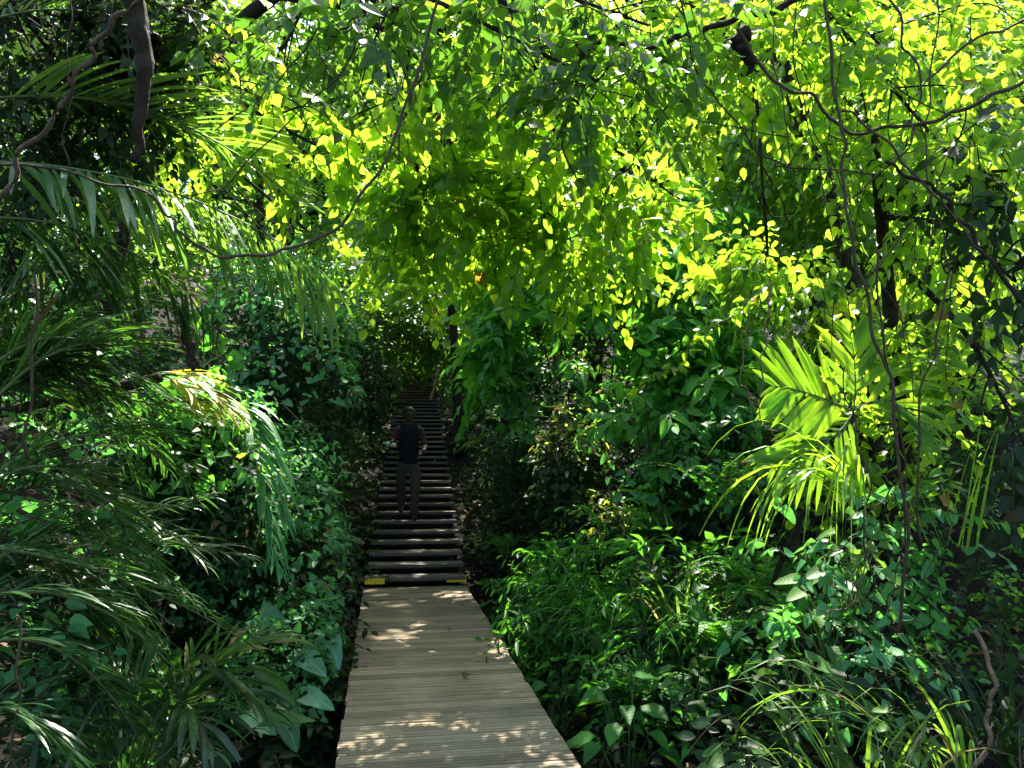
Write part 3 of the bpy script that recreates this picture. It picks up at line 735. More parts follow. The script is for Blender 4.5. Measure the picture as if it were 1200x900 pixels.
crown_tree('tree', 'small dark tree arching low over the top of the steps', 'tree',
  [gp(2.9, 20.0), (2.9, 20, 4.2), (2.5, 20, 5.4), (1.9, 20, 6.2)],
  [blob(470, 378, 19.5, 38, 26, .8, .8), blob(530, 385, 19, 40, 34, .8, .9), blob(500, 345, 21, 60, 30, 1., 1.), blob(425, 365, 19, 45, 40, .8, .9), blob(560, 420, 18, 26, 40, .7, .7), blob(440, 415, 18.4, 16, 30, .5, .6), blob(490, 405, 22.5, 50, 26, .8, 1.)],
  'canopy_shade', leaf=.16, ratio=.36, ntw=170, m=9, twl=.6, tpl=ovate_lo, trad=.09, hang=.3)  # leaf colour darkened to make the sunlit crown look shaded
# ------------------------------------------------------------------ trees up the slope
def slope_tree(label, x, y, h, blobs, leaf=.17, ntw=110, trad=.15, mat='canopy_far', m=9, twl=.8):
    b0 = gp(x, y); c0 = [(b0+np.array([dx, dy, h+dz]), (rx, ry, rz), dn) for dx, dy, dz, rx, ry, rz, dn in blobs]
    crown_tree('tree', label, 'tree', [b0, b0+[.1, 0, h*.35], b0+[-.05, .1, h*.7], b0+[.05, 0, h*1.02]], c0, mat, leaf, .36, ntw, m, twl, ovate_lo, .3, None, trad, sub=5, tw=.006)
B1 = [(0, 0, 0, 1.8, 1.6, 1.2, 1), (1.2, -.6, -1.0, 1.2, 1.2, .8, .6), (-1.2, .4, -.7, 1.3, 1.2, .9, .6), (.3, .2, .9, 1.1, 1.1, .7, .5)]
B2 = [(0, 0, 0, 2.2, 2.0, 1.5, 1), (1.7, -.4, -1.4, 1.5, 1.4, 1.0, .7), (-1.6, .2, -1.2, 1.5, 1.4, 1.1, .7), (.2, -1.0, -2.2, 1.4, 1.2, .9, .5), (0, -.7, -3.6, 1.2, 1.0, 1.2, .6), (.4, .4, 1.1, 1.4, 1.4, .9, .5)]
slope_tree('tree beside the stairs on the left, its low crown dark above the first steps', -1.7, 12.6, 5.0, B1)
slope_tree('tree halfway up the stairs on the left with pale green foliage', -1.6, 17.5, 6.0, B2)
slope_tree('tree behind the big leaved shrub on the right of the stairs', 3.6, 13.2, 6.2, B2)
slope_tree('tree standing right of the upper stairs with light foliage', 3.4, 19.0, 6.5, B2)
slope_tree('tall tree on the right slope behind the sunlit tangle', 7.2, 12.0, 6.2, B2)
slope_tree('broad tree far up the right slope', 8.2, 18.5, 7.0, B2)
slope_tree('tree far up the left slope behind the round leaves', -5.8, 15.0, 6.5, B2)
slope_tree('broad pale tree high behind the left palms', -6.5, 21.0, 8.0, B2, leaf=.24)
slope_tree('pale hazy tree above the top of the stairs', .2, 27.5, 6.0, B2, leaf=.24)
slope_tree('tree closing the view beyond the landing', 3.2, 30.0, 7.0, B2, leaf=.24)
slope_tree('tall tree at the far right of the slope', 12.5, 14.0, 7.5, B2, leaf=.2)
slope_tree('tall tree beyond the left end of the slope', -10.5, 17.0, 8.0, B2, leaf=.22)
slope_tree('topmost tree in the distance on the crest of the hill', -2.5, 36.0, 9.0, B2, leaf=.3)
slope_tree('spreading tree on the crest right of the landing', 8.5, 33.0, 9.0, B2, leaf=.3)
slope_tree('tree arching over the upper flight of steps', 3.0, 22.5, 5.4, [(-2.0, 0, 0, 2.0, 1.6, 1.2, 1), (-3.2, .4, -1.2, 1.0, 1.2, .9, .5), (-.6, -.5, -1.0, 1.2, 1.2, .9, .6)], leaf=.2)
slope_tree('tree added on the left whose crown shades the middle flight of steps', -1.9, 15.2, 6.6, [(2.2, 0, .2, 1.6, 2.0, .8, 1.), (3.6, .6, .1, 1.5, 2.0, .8, .9), (1.0, -.2, 0, 1.3, 1.6, .8, .7), (3.0, 2.4, .6, 1.6, 1.6, .8, .8)], leaf=.17)  # added to keep the sun off the steps
slope_tree('tall tree added on the right whose crown shades the boards', 4.9, 10.2, 7.6, [(-3.2, 1.2, .3, 1.4, 1.8, .6, 4.), (-2.0, .9, .4, 1.2, 1.6, .6, 1.6), (-3.9, .3, .4, 1.0, 1.3, .6, 2.)], leaf=.15)  # dense crown added to block the sun above the boards
shrub('shrub', 'pale bush closing the view right behind the landing', gp(.9, 30), [(gp(.4, 29.5, 1.2), (1.6, .8, 1.2), 1.), (gp(2.2, 29.5, 1.6), (1.4, .8, 1.4), 1.), (gp(-1.2, 28.5, 1.6), (1.2, .8, 1.5), 1.)], 'canopy_far', leaf=.2, ntw=90, twl=.6, tpl=ovate_lo, rad=.03)

for lab, cx_, pts in (('tall forest tree behind the arch, left of its top', (300, 15.), [(300, 40, 15), (400, 90, 16), (380, -15, 14), (210, 110, 14)]),
                      ('tall forest tree closing the sky above the stairs', (540, 17.), [(500, 60, 17), (480, -20, 15), (620, -30, 15), (600, 20, 16), (540, 170, 19), (450, 180, 18)]),
                      ('tall forest tree behind the thick dark branch', (800, 15.), [(720, 20, 15), (740, -40, 14), (850, -30, 14), (830, 60, 15), (760, 140, 16)]),
                      ('tall forest tree filling the gap in the upper right corner', (1080, 13.), [(960, 30, 14), (960, -30, 13), (1130, -20, 12), (1080, 40, 13), (1180, 100, 13)]),
                      ('tall forest tree behind the right hand tangle', (1130, 12.), [(1040, 180, 13), (1150, 230, 12), (960, 200, 14)]),
                      ('tall forest tree behind the upper left palm', (80, 12.), [(60, 60, 13), (150, 140, 13), (20, 200, 12), (120, 260, 13)])):
    q = P(cx_[0], 400, cx_[1]); b0 = gp(q[0], q[1]); top = P(*pts[0])
    crown_tree('tree', lab, 'tree', [b0, b0*.66+top*.34+[.1, .1, 0], top], [(P(*p_), np.array([1.9, 1.5, 1.3])*(.9+.2*rng.random()), 1.) for p_ in pts], 'canopy_far', .19, .38, 150, 9, .8, ovate_lo, .35, None, .13, sub=5, tw=.006)
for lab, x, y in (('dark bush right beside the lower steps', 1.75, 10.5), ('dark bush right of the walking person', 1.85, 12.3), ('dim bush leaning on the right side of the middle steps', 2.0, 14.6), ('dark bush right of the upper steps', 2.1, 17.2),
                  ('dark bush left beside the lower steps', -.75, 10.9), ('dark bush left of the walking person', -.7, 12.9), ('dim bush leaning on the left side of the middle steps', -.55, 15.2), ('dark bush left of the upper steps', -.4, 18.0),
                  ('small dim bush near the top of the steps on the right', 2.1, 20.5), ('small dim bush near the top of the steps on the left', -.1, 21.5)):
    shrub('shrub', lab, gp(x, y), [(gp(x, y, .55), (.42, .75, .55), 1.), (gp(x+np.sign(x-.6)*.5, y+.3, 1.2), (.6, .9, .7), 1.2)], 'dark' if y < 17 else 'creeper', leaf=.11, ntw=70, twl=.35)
# ------------------------------------------------------------------ undergrowth that nobody could count
def scatter(name, kindmat, n, area, hgt, leaf, ratio, tpl, m=7, twl=.35, mask=None):
    lm, sm = MB(), MB(); x = area[0]+(area[1]-area[0])*rng.random(n); y = area[2]+(area[3]-area[2])*rng.random(n)**1.3
    s = np.abs(x-path_x(y)); k = s > np.where(y > Y0, .95, .9)
    if mask is not None: k &= mask(x, y)
    x, y = x[k], y[k]; N = len(x); z = ground_z(x, y)+hgt*rng.random(N)**1.5
    D = rng.normal(0, .5, (N, 3))+Z*.7; D[:, 0] -= np.sign(x-path_x(y))*.25; D[:, 1] -= .3
    twigs(lm, lm, np.stack([x, y, z], -1), D, twl*(.6+.8*rng.random(N)), m, leaf, ratio, tpl, .45, leafdroop=.1)
    return tag(lm.build(name, [M[kindmat], M['twig']]), kind='stuff')
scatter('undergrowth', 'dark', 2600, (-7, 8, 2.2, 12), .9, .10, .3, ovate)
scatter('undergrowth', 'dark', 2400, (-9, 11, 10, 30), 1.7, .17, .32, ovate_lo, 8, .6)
scatter('undergrowth', 'creeper', 2200, (-8, -1.3, 3.2, 12), 1.5, .085, .36, ovate, 8, .4, lambda x, y: ground_z(x, y) > -.1)
scatter('undergrowth', 'fern', 900, (1.6, 8, 4.2, 12), .8, .085, .30, lance, 9, .4)
scatter('hillside_foliage', 'canopy_far', 3000, (-45, 50, 26, 90), 5.0, .42, .36, ovate_lo, 9, 1.3)
scatter('hillside_foliage', 'canopy_far', 3600, (-14, 18, 24, 60), 8.0, .36, .36, ovate_lo, 9, 1.3)
n = 5000; x = -6+14*rng.random(n); y = .5+24*rng.random(n); k = np.abs(x-path_x(y)) > .7; x, y = x[k], y[k]; n = len(x)
lt = MB(); k = 16; yy = 2.5+np.concatenate([7.0*rng.random(8), 7.2+9*rng.random(8)]); xx = path_x(yy)+.58*(1-2*rng.random(k)**.7*.999)*np.where(rng.random(k) < .7, 1, .5)
zz = np.where(yy < Y0, .0075, RISE*(np.floor((yy-Y0)/RUN)+1)+.008); ok = (yy < Y0) | (((yy-Y0) % RUN) < .26)
lt.leaves(np.stack([xx, yy, zz], -1)[ok], (rng.normal(0, 1, (k, 3))*[1, 1, .1])[ok], (Z+rng.normal(0, .12, (k, 3)))[ok], .045+.05*rng.random(ok.sum()), .016+.012*rng.random(ok.sum()), ovate)
lt.leaves(np.stack([x, y, ground_z(x, y)+.012], -1), rng.normal(0, 1, (n, 3))*[1, 1, .15], Z+rng.normal(0, .25, (n, 3)), .06+.08*rng.random(n), .022+.02*rng.random(n), ovate)
tag(lt.build('leaf_litter', M['dry']), kind='stuff')

# ------------------------------------------------------------------ left: creeper mound beside the walkway
def creeper(name, label, base, pts, nrm, mat, leaf, n_leaf, ratio=.40, tpl=heart, cat='creeper', stems=40, depth=.06, out=.5, rn=None):
    """small leaves lying like shingles on a surface given by points and normals, with thin trailing stems"""
    t = thing(name, label, cat, base); lm = MB()
    ok = np.abs(pts[:, 0]-path_x(pts[:, 1])) > .74; pts, nrm = pts[ok], nrm[ok]
    k = rng.integers(0, len(pts), n_leaf); p = pts[k]+nrm[k]*(rng.random((n_leaf, 1))*depth)+rng.normal(0, .02, (n_leaf, 3))
    nr = nrm[k]+Z*.5+rng.normal(0, .4, (n_leaf, 3)); d = -Z*.55+nrm[k]*out+rng.normal(0, .6, (n_leaf, 3))
    cl = np.sin(p[:, 0]*5+p[:, 2]*4)+np.sin(p[:, 1]*4.3-p[:, 2]*6.1); sz = leaf*(.5+.7*rng.random(n_leaf))*(1+.12*cl)
    r_ = np.clip(.42+.16*cl+rng.normal(0, .2, n_leaf), 0, 1) if rn is None else rn
    lm.leaves(p, d, nr, sz, sz*ratio, tpl, r_)
    for _ in range(stems):
        i = rng.integers(0, len(pts)); dd = rng.normal(0, 1, 3)*[1, 1, .4]-Z*.4; L = .3+.5*rng.random(); q = []
        for s_ in np.linspace(0, L, 6):
            c = pts[i]+dd*s_*.6; j = np.argmin(((pts-c)**2).sum(1)); q.append(pts[j]*.7+c*.3+nrm[j]*depth*(.3+.7*rng.random()))
        lm.tube(spline(q, 4), .003, .0015, 5, mat=1)
    lm.build('leaves', [M[mat], M['twig']], t); return t
def mound(c, r_, n=1500, half=True, bump=.08):
    q = unit(rng.normal(0, 1, (n, 3))); 
    if half: q[:, 2] = np.abs(q[:, 2])*1.0
    f = 1+bump*(np.sin(q[:, 0]*7+c[0])+np.sin(q[:, 1]*8+c[1])+np.sin(q[:, 2]*9))
    r_ = np.asarray(r_, float); return np.asarray(c)+q*f[:, None]*r_, unit(q/r_)
def core(c, r_, name, parent, n=260, mat='dark', leaf=.1):
    """inner leaves and twigs that close a mound from within"""
    lm = MB(); q = ball(n, .5)*.86; p0 = np.asarray(c)+q*np.asarray(r_)
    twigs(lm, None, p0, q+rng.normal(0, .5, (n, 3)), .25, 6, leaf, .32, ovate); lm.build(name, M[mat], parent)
def creeper_mound(name, label, parts, mat, leaf, dens, **kw):
    ps, ns = zip(*[mound(c, r_) for c, r_ in parts]); pts = np.vstack(ps); ns = np.vstack(ns)
    area = sum(4*r_[0]*r_[2]+4*r_[1]*r_[2] for c, r_ in parts)
    c0 = parts[0][0]; t = creeper(name, label, (c0[0], c0[1], float(ground_z(c0[0], c0[1]))), pts, ns, mat, leaf, int(dens*area/leaf**2), **kw)
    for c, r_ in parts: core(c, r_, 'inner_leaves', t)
    return t
creeper_mound('creeper_mound', 'mound of small blue green creeper leaves along the left side of the walkway', [(P(330, 700, 6.6), (.75, 1.2, 1.15)), (P(250, 640, 6.2), (.6, .9, 1.1)), (P(345, 800, 5.6), (.42, .9, .55)), (P(330, 620, 7.6), (.45, 1.0, .9))], 'creeper', .062, 1.25, stems=70)
creeper_mound('creeper_mound', 'bright green creeper patch below the hanging yellow frond', [(P(245, 575, 5.7), (.42, .6, .55)), (P(215, 530, 5.9), (.4, .6, .5))], 'shrub', .085, 1.1, stems=20)
creeper_mound('creeper_mound', 'creeper covered bush leaning over the foot of the stairs on the left', [(P(350, 480, 8.6), (.75, .9, 1.2)), (P(390, 400, 10.2), (.9, 1.0, 1.0)), (P(430, 450, 10.6), (.36, .7, .55)), (P(320, 400, 9.0), (.8, .9, .9))], 'creeper', .095, 1.1, stems=40)
shrub('shrub', 'low small leaved bush beside the yellow marked first step on the left', gp(-1.1, 9.3), [(P(368, 640, 9.2), (.3, .5, .4), 1)], 'creeper', leaf=.08, ntw=60, twl=.25)
# ------------------------------------------------------------------ right of the stairs: large leaved shrub
shrub('shrub', 'large leaved green shrub leaning towards the stairs from the right', gp(2.6, 10.0),
  [blob(622, 372, 9.2, 56, 46, .6, .8), (P(690, 340, 8.8), (1.0, .8, .6), 1.3), blob(640, 300, 9.6, 90, 40, .6, .9), blob(780, 380, 8.4, 90, 70, .7, 1.2), blob(720, 440, 8.4, 90, 50, .6, 1.0), blob(830, 460, 7.8, 60, 60, .5, .8), blob(760, 280, 9.0, 110, 50, .7, 1.), blob(628, 372, 8.6, 50, 46, .4, .6), blob(680, 400, 8.2, 70, 50, .4, .7), blob(585, 425, 9.0, 30, 30, .4, .3)],
  'shrub', leaf=.25, ratio=.25, ntw=115, m=9, twl=.5, tpl=lance, droop=.3, rad=.012, stems=2, leafdroop=.3, tw=.005)
creeper_mound('creeper_mound', 'tall leafy wall of climbers behind the large leaved shrub', [(P(680, 370, 10.4), (1.5, .8, 1.3)), (P(800, 330, 10.2), (1.2, .8, 1.3)), (P(590, 400, 11.4), (.6, .8, 1.0))], 'shrub', .15, .9, stems=30)
shrub('shrub', 'bright large leaved sprig hanging in the middle of the right side', gp(2.6, 7.6), [blob(790, 500, 7.0, 55, 45, .3, 1.0)], 'shrub', leaf=.22, ratio=.27, ntw=26, m=7, twl=.4, tpl=lance, droop=.45, leafdroop=.5, tw=.006)
creeper_mound('creeper_mound', 'dark creeper bank under the large leaved shrub', [(P(640, 520, 9.2), (.9, .9, 1.0)), (P(760, 560, 8.0), (1.0, .9, .9)), (P(860, 590, 7.0), (.9, .8, .8))], 'creeper', .085, .8, stems=40)
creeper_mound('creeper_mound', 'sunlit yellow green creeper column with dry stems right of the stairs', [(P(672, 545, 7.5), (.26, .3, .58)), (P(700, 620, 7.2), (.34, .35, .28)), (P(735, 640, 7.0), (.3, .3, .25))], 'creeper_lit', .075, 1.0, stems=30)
t = thing('dry_twigs', 'tuft of bare dry tan twigs above the yellow creeper column', 'twigs', P(640, 500, 7.4))
for q in range(26):
    b = MB(); a = P(655+rng.normal(0, 8), 500+rng.normal(0, 14), 7.35); dd = rng.normal(0, 1, 3)*[1, .6, .6]+[-.5, 0, -.3]; L = .12+.25*rng.random()
    b.tube(spline([a, a+unit(dd)*L*.5+rng.normal(0, .02, 3), a+unit(dd)*L], 4), .006, .003, 5); b.build('twig', M['pale_wood'], t)

# ------------------------------------------------------------------ left: palms
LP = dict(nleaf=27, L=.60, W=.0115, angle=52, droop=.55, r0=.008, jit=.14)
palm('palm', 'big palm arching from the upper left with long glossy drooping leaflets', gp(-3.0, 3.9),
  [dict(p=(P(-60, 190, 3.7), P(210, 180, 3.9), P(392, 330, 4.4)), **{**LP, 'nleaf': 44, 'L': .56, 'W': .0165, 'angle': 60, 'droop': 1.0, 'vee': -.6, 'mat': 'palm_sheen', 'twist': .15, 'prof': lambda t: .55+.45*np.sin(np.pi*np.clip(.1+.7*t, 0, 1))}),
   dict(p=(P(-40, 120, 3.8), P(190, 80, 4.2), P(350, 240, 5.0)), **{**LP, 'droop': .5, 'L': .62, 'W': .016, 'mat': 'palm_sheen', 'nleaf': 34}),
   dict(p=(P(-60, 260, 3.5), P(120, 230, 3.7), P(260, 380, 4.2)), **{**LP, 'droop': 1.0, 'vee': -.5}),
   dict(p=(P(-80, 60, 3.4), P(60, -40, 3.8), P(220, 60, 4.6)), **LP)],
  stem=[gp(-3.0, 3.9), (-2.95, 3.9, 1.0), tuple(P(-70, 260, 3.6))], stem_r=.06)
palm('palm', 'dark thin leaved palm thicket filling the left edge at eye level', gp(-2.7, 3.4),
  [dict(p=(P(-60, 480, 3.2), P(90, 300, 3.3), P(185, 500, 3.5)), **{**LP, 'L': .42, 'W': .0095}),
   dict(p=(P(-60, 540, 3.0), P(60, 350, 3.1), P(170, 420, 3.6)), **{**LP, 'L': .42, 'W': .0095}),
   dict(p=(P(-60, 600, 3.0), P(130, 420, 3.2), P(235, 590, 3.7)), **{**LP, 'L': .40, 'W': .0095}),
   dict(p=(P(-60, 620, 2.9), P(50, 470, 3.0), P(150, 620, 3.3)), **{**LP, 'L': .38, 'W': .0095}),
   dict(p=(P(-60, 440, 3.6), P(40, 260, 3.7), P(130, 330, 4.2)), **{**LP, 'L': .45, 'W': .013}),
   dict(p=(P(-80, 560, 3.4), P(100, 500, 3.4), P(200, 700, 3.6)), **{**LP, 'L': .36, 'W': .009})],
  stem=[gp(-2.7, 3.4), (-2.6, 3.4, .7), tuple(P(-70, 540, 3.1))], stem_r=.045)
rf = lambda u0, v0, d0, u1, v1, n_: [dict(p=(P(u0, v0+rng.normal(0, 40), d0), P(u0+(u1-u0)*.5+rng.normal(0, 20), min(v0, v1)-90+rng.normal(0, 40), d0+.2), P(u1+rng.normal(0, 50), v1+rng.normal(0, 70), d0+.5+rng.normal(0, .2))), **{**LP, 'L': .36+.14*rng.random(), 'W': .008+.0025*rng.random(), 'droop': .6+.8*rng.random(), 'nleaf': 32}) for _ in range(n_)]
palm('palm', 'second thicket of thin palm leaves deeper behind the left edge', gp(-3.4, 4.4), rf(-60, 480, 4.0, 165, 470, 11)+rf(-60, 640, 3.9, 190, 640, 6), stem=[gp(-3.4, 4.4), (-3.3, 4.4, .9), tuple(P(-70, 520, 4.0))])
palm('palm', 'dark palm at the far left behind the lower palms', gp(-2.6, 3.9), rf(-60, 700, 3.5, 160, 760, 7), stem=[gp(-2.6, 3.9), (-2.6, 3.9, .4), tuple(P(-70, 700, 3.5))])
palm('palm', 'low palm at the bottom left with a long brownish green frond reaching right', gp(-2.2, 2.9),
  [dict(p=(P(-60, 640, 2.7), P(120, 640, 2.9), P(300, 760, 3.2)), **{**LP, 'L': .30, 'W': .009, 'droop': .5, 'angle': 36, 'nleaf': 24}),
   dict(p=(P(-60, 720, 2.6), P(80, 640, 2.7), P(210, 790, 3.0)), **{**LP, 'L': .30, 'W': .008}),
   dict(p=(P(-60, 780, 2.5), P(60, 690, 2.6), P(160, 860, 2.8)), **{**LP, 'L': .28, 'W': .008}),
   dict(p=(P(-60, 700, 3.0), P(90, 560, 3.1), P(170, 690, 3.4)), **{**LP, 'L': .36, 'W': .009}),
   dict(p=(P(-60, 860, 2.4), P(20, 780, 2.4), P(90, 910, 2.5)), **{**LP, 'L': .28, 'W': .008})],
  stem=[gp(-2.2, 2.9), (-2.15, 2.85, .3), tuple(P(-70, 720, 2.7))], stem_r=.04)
palm('palm', 'young palm with broad green leaflets fanning out in the lower left', gp(-1.35, 3.2),
  [dict(p=(P(190, 900, 3.3), P(190, 700, 3.4), P(330, 850, 3.3)), nleaf=20, L=.38, W=.014, angle=50, droop=.9, r0=.008),
   dict(p=(P(190, 900, 3.3), P(200, 760, 3.3), P(250, 880, 3.0)), nleaf=17, L=.36, W=.013, angle=45, droop=1.1, r0=.008),
   dict(p=(P(190, 900, 3.4), P(230, 720, 3.6), P(360, 760, 3.9)), nleaf=18, L=.34, W=.015, angle=48, droop=.7, r0=.008, mat='grass'),
   dict(p=(P(190, 900, 3.3), P(150, 740, 3.4), P(90, 800, 3.4)), nleaf=18, L=.34, W=.012, angle=50, droop=.9, r0=.008)], mat='palm')
palm('palm', 'palm with a matte green frond hanging down over the creeper mound', gp(-2.5, 6.6),
  [dict(p=(P(270, 470, 6.0), P(300, 470, 5.7), P(325, 660, 5.4)), nleaf=26, L=.55, W=.018, angle=30, droop=1.6, r0=.009),
   dict(p=(P(270, 470, 6.0), P(200, 420, 6.0), P(160, 520, 5.8)), nleaf=26, L=.5, W=.017, angle=45, droop=1.0, r0=.009)],
  stem=[gp(-2.5, 6.6), gp(-2.4, 6.5, 1.0), tuple(P(270, 475, 6.0))], stem_r=.05, mat='creeper')
palm('palm', 'dying palm with bright yellow and brown fronds left of the stairs', gp(-2.9, 5.6),
  [dict(p=(P(190, 440, 4.9), P(218, 428, 4.85), P(274, 492, 4.75)), nleaf=15, L=.37, W=.016, angle=32, droop=.7, mat='palm_gold', r0=.008, fold=.1),
   dict(p=(P(190, 440, 4.9), P(222, 450, 4.85), P(240, 480, 4.75)), nleaf=11, L=.33, W=.016, angle=55, droop=1.0, mat='palm_gold', r0=.008, fold=.1)],
  stem=[gp(-2.9, 5.6), gp(-2.85, 5.5, .9), tuple(P(188, 442, 4.9))], stem_r=.04)
# ------------------------------------------------------------------ stairside palms
for lab, x, y, n_, hh in (('dark palm in the shade right of the lower steps', 2.35, 11.2, 7, .9), ('dim palm beside the walking person on the right', 2.6, 13.0, 7, 1.0),
                          ('small palm in deep shade left of the lower steps', -1.35, 11.6, 6, .8), ('palm overhanging the upper left of the stairs', -.3, 19.5, 9, 2.6), ('pale palm close to the top of the stairs', 2.5, 23.0, 9, 2.8)):
    bs = gp(x, y, hh*.9); palm('palm', lab, gp(x, y), around(bs, n_, .9*hh, 1.0+.25*hh, .3, nleaf=30, L=.36+.06*hh, W=.016, angle=60, droop=.9, r0=.008), stem=[gp(x, y), gp(x, y, hh*.4), tuple(bs)], stem_r=.045)
# ------------------------------------------------------------------ right: the lit fan and the arching grass
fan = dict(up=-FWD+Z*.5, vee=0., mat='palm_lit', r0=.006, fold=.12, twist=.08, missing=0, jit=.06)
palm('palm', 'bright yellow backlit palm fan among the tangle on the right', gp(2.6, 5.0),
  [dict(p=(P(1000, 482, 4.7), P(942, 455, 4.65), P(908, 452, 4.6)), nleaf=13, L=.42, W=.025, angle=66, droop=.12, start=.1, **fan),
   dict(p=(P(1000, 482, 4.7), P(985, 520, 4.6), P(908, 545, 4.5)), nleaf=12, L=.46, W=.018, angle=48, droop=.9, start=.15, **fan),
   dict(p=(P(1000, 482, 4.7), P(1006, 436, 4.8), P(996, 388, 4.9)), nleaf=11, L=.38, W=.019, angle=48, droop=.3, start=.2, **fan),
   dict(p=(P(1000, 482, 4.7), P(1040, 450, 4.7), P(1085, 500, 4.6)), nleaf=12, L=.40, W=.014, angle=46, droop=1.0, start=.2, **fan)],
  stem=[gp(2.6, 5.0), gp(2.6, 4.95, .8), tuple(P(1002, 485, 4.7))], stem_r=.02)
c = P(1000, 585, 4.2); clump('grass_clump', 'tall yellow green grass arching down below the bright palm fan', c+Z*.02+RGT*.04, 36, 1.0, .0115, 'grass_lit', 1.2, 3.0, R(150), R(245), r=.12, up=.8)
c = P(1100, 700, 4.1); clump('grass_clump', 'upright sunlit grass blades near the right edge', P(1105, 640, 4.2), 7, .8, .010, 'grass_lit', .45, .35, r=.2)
for lab, (u, v, d), n_, L, W, sp, dr, mt, aa in (
   ('thick mound of mid green bamboo grass right of the walkway', (730, 760, 6.0), 120, 1.0, .011, .9, 1.5, 'fern', (0, 6.28)),
   ('bamboo grass beside the creeper column', (690, 720, 7.0), 100, .95, .012, .9, 1.5, 'fern', (0, 6.28)),
   ('bamboo grass mound in front of the dark ferns', (800, 730, 5.6), 80, .9, .010, .9, 1.4, 'grass', (0, 6.28)),
   ('arching long grass in the bottom right corner', (1010, 880, 3.3), 34, .85, .009, 1.2, 1.5, 'grass', (1.2, 5.2)),
   ('long thin grass reaching left along the bottom right', (1130, 850, 3.4), 34, .95, .008, 1.4, 1.5, 'grass', (2.2, 4.2)),
   ('dim grass tuft at the lower right margin', (1180, 760, 3.8), 50, .9, .010, .9, 1.0, 'dark', (0, 6.28)),
   ('dark drooping grass at the bottom left corner', (20, 900, 2.5), 40, .6, .010, 1., 1.4, 'palm', (0, 6.28)),
   ('dark thin grass between the lower palms', (150, 820, 3.4), 120, .75, .007, 1.0, 1.4, 'palm', (0, 6.28))):
    q = P(u, v, d); gz = float(ground_z(q[0], q[1])); q[2] = max(min(q[2], gz+.5), gz) if 'corner' in lab or 'bottom' in lab else gz+.1*0+max(0, min(.35, q[2]-gz))
    clump('grass_clump', lab, q, n_, L, W, mt, sp, dr, *aa, r=.28)
for lab, bl, mt in (('feathery bamboo like bush with slim leaves right of the boards', [blob(690, 700, 6.6, 90, 50, .5, 1.3), blob(640, 740, 6.8, 50, 40, .4, .5), blob(760, 660, 6.4, 60, 60, .5, 1.2)], 'fern'),
                    ('slim leaved bush between the dark ferns and the bright fern', [blob(820, 690, 5.6, 80, 50, .5, 1.2), blob(770, 750, 5.4, 60, 40, .4, .8)], 'fern'),
                    ('slim leaved bush beside the boards below the creeper column', [blob(655, 690, 8.0, 50, 40, .5, 1.)], 'shrub')):
    q = bl[0][0]; shrub('shrub', lab, gp(q[0], q[1]), bl, mt, leaf=.15, ratio=.095, ntw=66, m=9, twl=.42, tpl=lance, droop=.4, rad=.006, leafdroop=.3, tw=.002)
shrub('shrub', 'low leafy bush along the right edge of the near boards', gp(1.9, 5.2), [(gp(1.75, 5.3, .25), (.35, .7, .25), 1.2), (gp(1.5, 6.8, .25), (.3, .8, .25), 1.2)], 'fern', leaf=.085, ratio=.3, ntw=70, twl=.25)
# ------------------------------------------------------------------ right side ferns and seedlings
for lab, (u, v, d), n_, L in (('tall fern rising behind the bright fern', (900, 720, 5.4), 13, .85), ('fern spreading below the yellow grass', (950, 760, 4.6), 12, .6), ('light fern between the broad leaved plant and the bushes', (745, 830, 5.0), 12, .5), ('feathery bright green fern at mid right', (845, 770, 4.9), 12, .55), ('dark fern leaning under the large leaved shrub', (850, 610, 6.4), 12, 1.0), ('fern at the edge of the boards on the right', (620, 740, 7.4), 14, .5),
                              ('dark fern behind the bamboo grass mound', (760, 640, 7.0), 12, .8), ('shaded fern right of the first steps', (592, 655, 9.6), 12, .6), ('low fern in the gloom beside the boards', (588, 700, 8.6), 10, .4)):
    q = P(u, v, d); fern('fern', lab, q, n_, L)
def whorl(lab, base, n_, L, h, mat='shrub', tpl=ovate, ratio=.36, reach=.6, name='broadleaf_plant', cat='plant', tilt=.9):
    base = np.asarray(base, float); lv = []
    for k in range(n_):
        a = k*2.4+rng.normal(0, .2); f = (k+.6)/n_; dv = np.array([math.cos(a), math.sin(a), 0]); q = base+dv*reach*L*(.4+.7*f)+Z*h*(1-.75*f**1.3)*(.85+.3*rng.random())
        lv.append((q, dv-Z*(.15+.5*f), Z*tilt+dv*.35-FWD*.25, L*(.7+.5*rng.random())))
    return broadleaf(name, lab, base, lv, mat, tpl, cat, None, ratio, .004)
whorl('broad leaved green plant leaning over the right edge of the boards', gp(1.42, 4.55), 17, .20, .62, 'fern', ovate, .33, 1.0)
whorl('small broad leaved plant left of the seedling by the boards', gp(1.28, 5.6), 9, .17, .5, 'fern', ovate, .33, .8)
for lab, (u, v, d), n_, L, hh in (('bright heart leaved seedlings at the bottom right', (865, 900, 3.3), 13, .085, .2), ('pale green heart leaves on thin stalks right of the fern', (930, 790, 3.9), 13, .10, .35), ('heart leaved creeper catching light under the yellow grass', (960, 720, 4.3), 16, .14, .40), ('lit heart leaved shoots above the slim leaved bushes', (835, 690, 5.4), 16, .12, .45), ('pale heart leaved shoots left of the dark bent stem', (1000, 660, 4.2), 15, .12, .40), ('small bright heart leaves low between the ferns', (800, 800, 4.6), 12, .09, .25), ('lit heart leaves beside the brown stick', (1060, 860, 3.2), 10, .07, .2)):
    q = P(u, v, d); whorl(lab, q-Z*hh*.6, n_, L, hh, 'grass', heart, .42, 1.6, 'creeper', 'creeper', .3)
tq = gp(-1.15, 4.9)
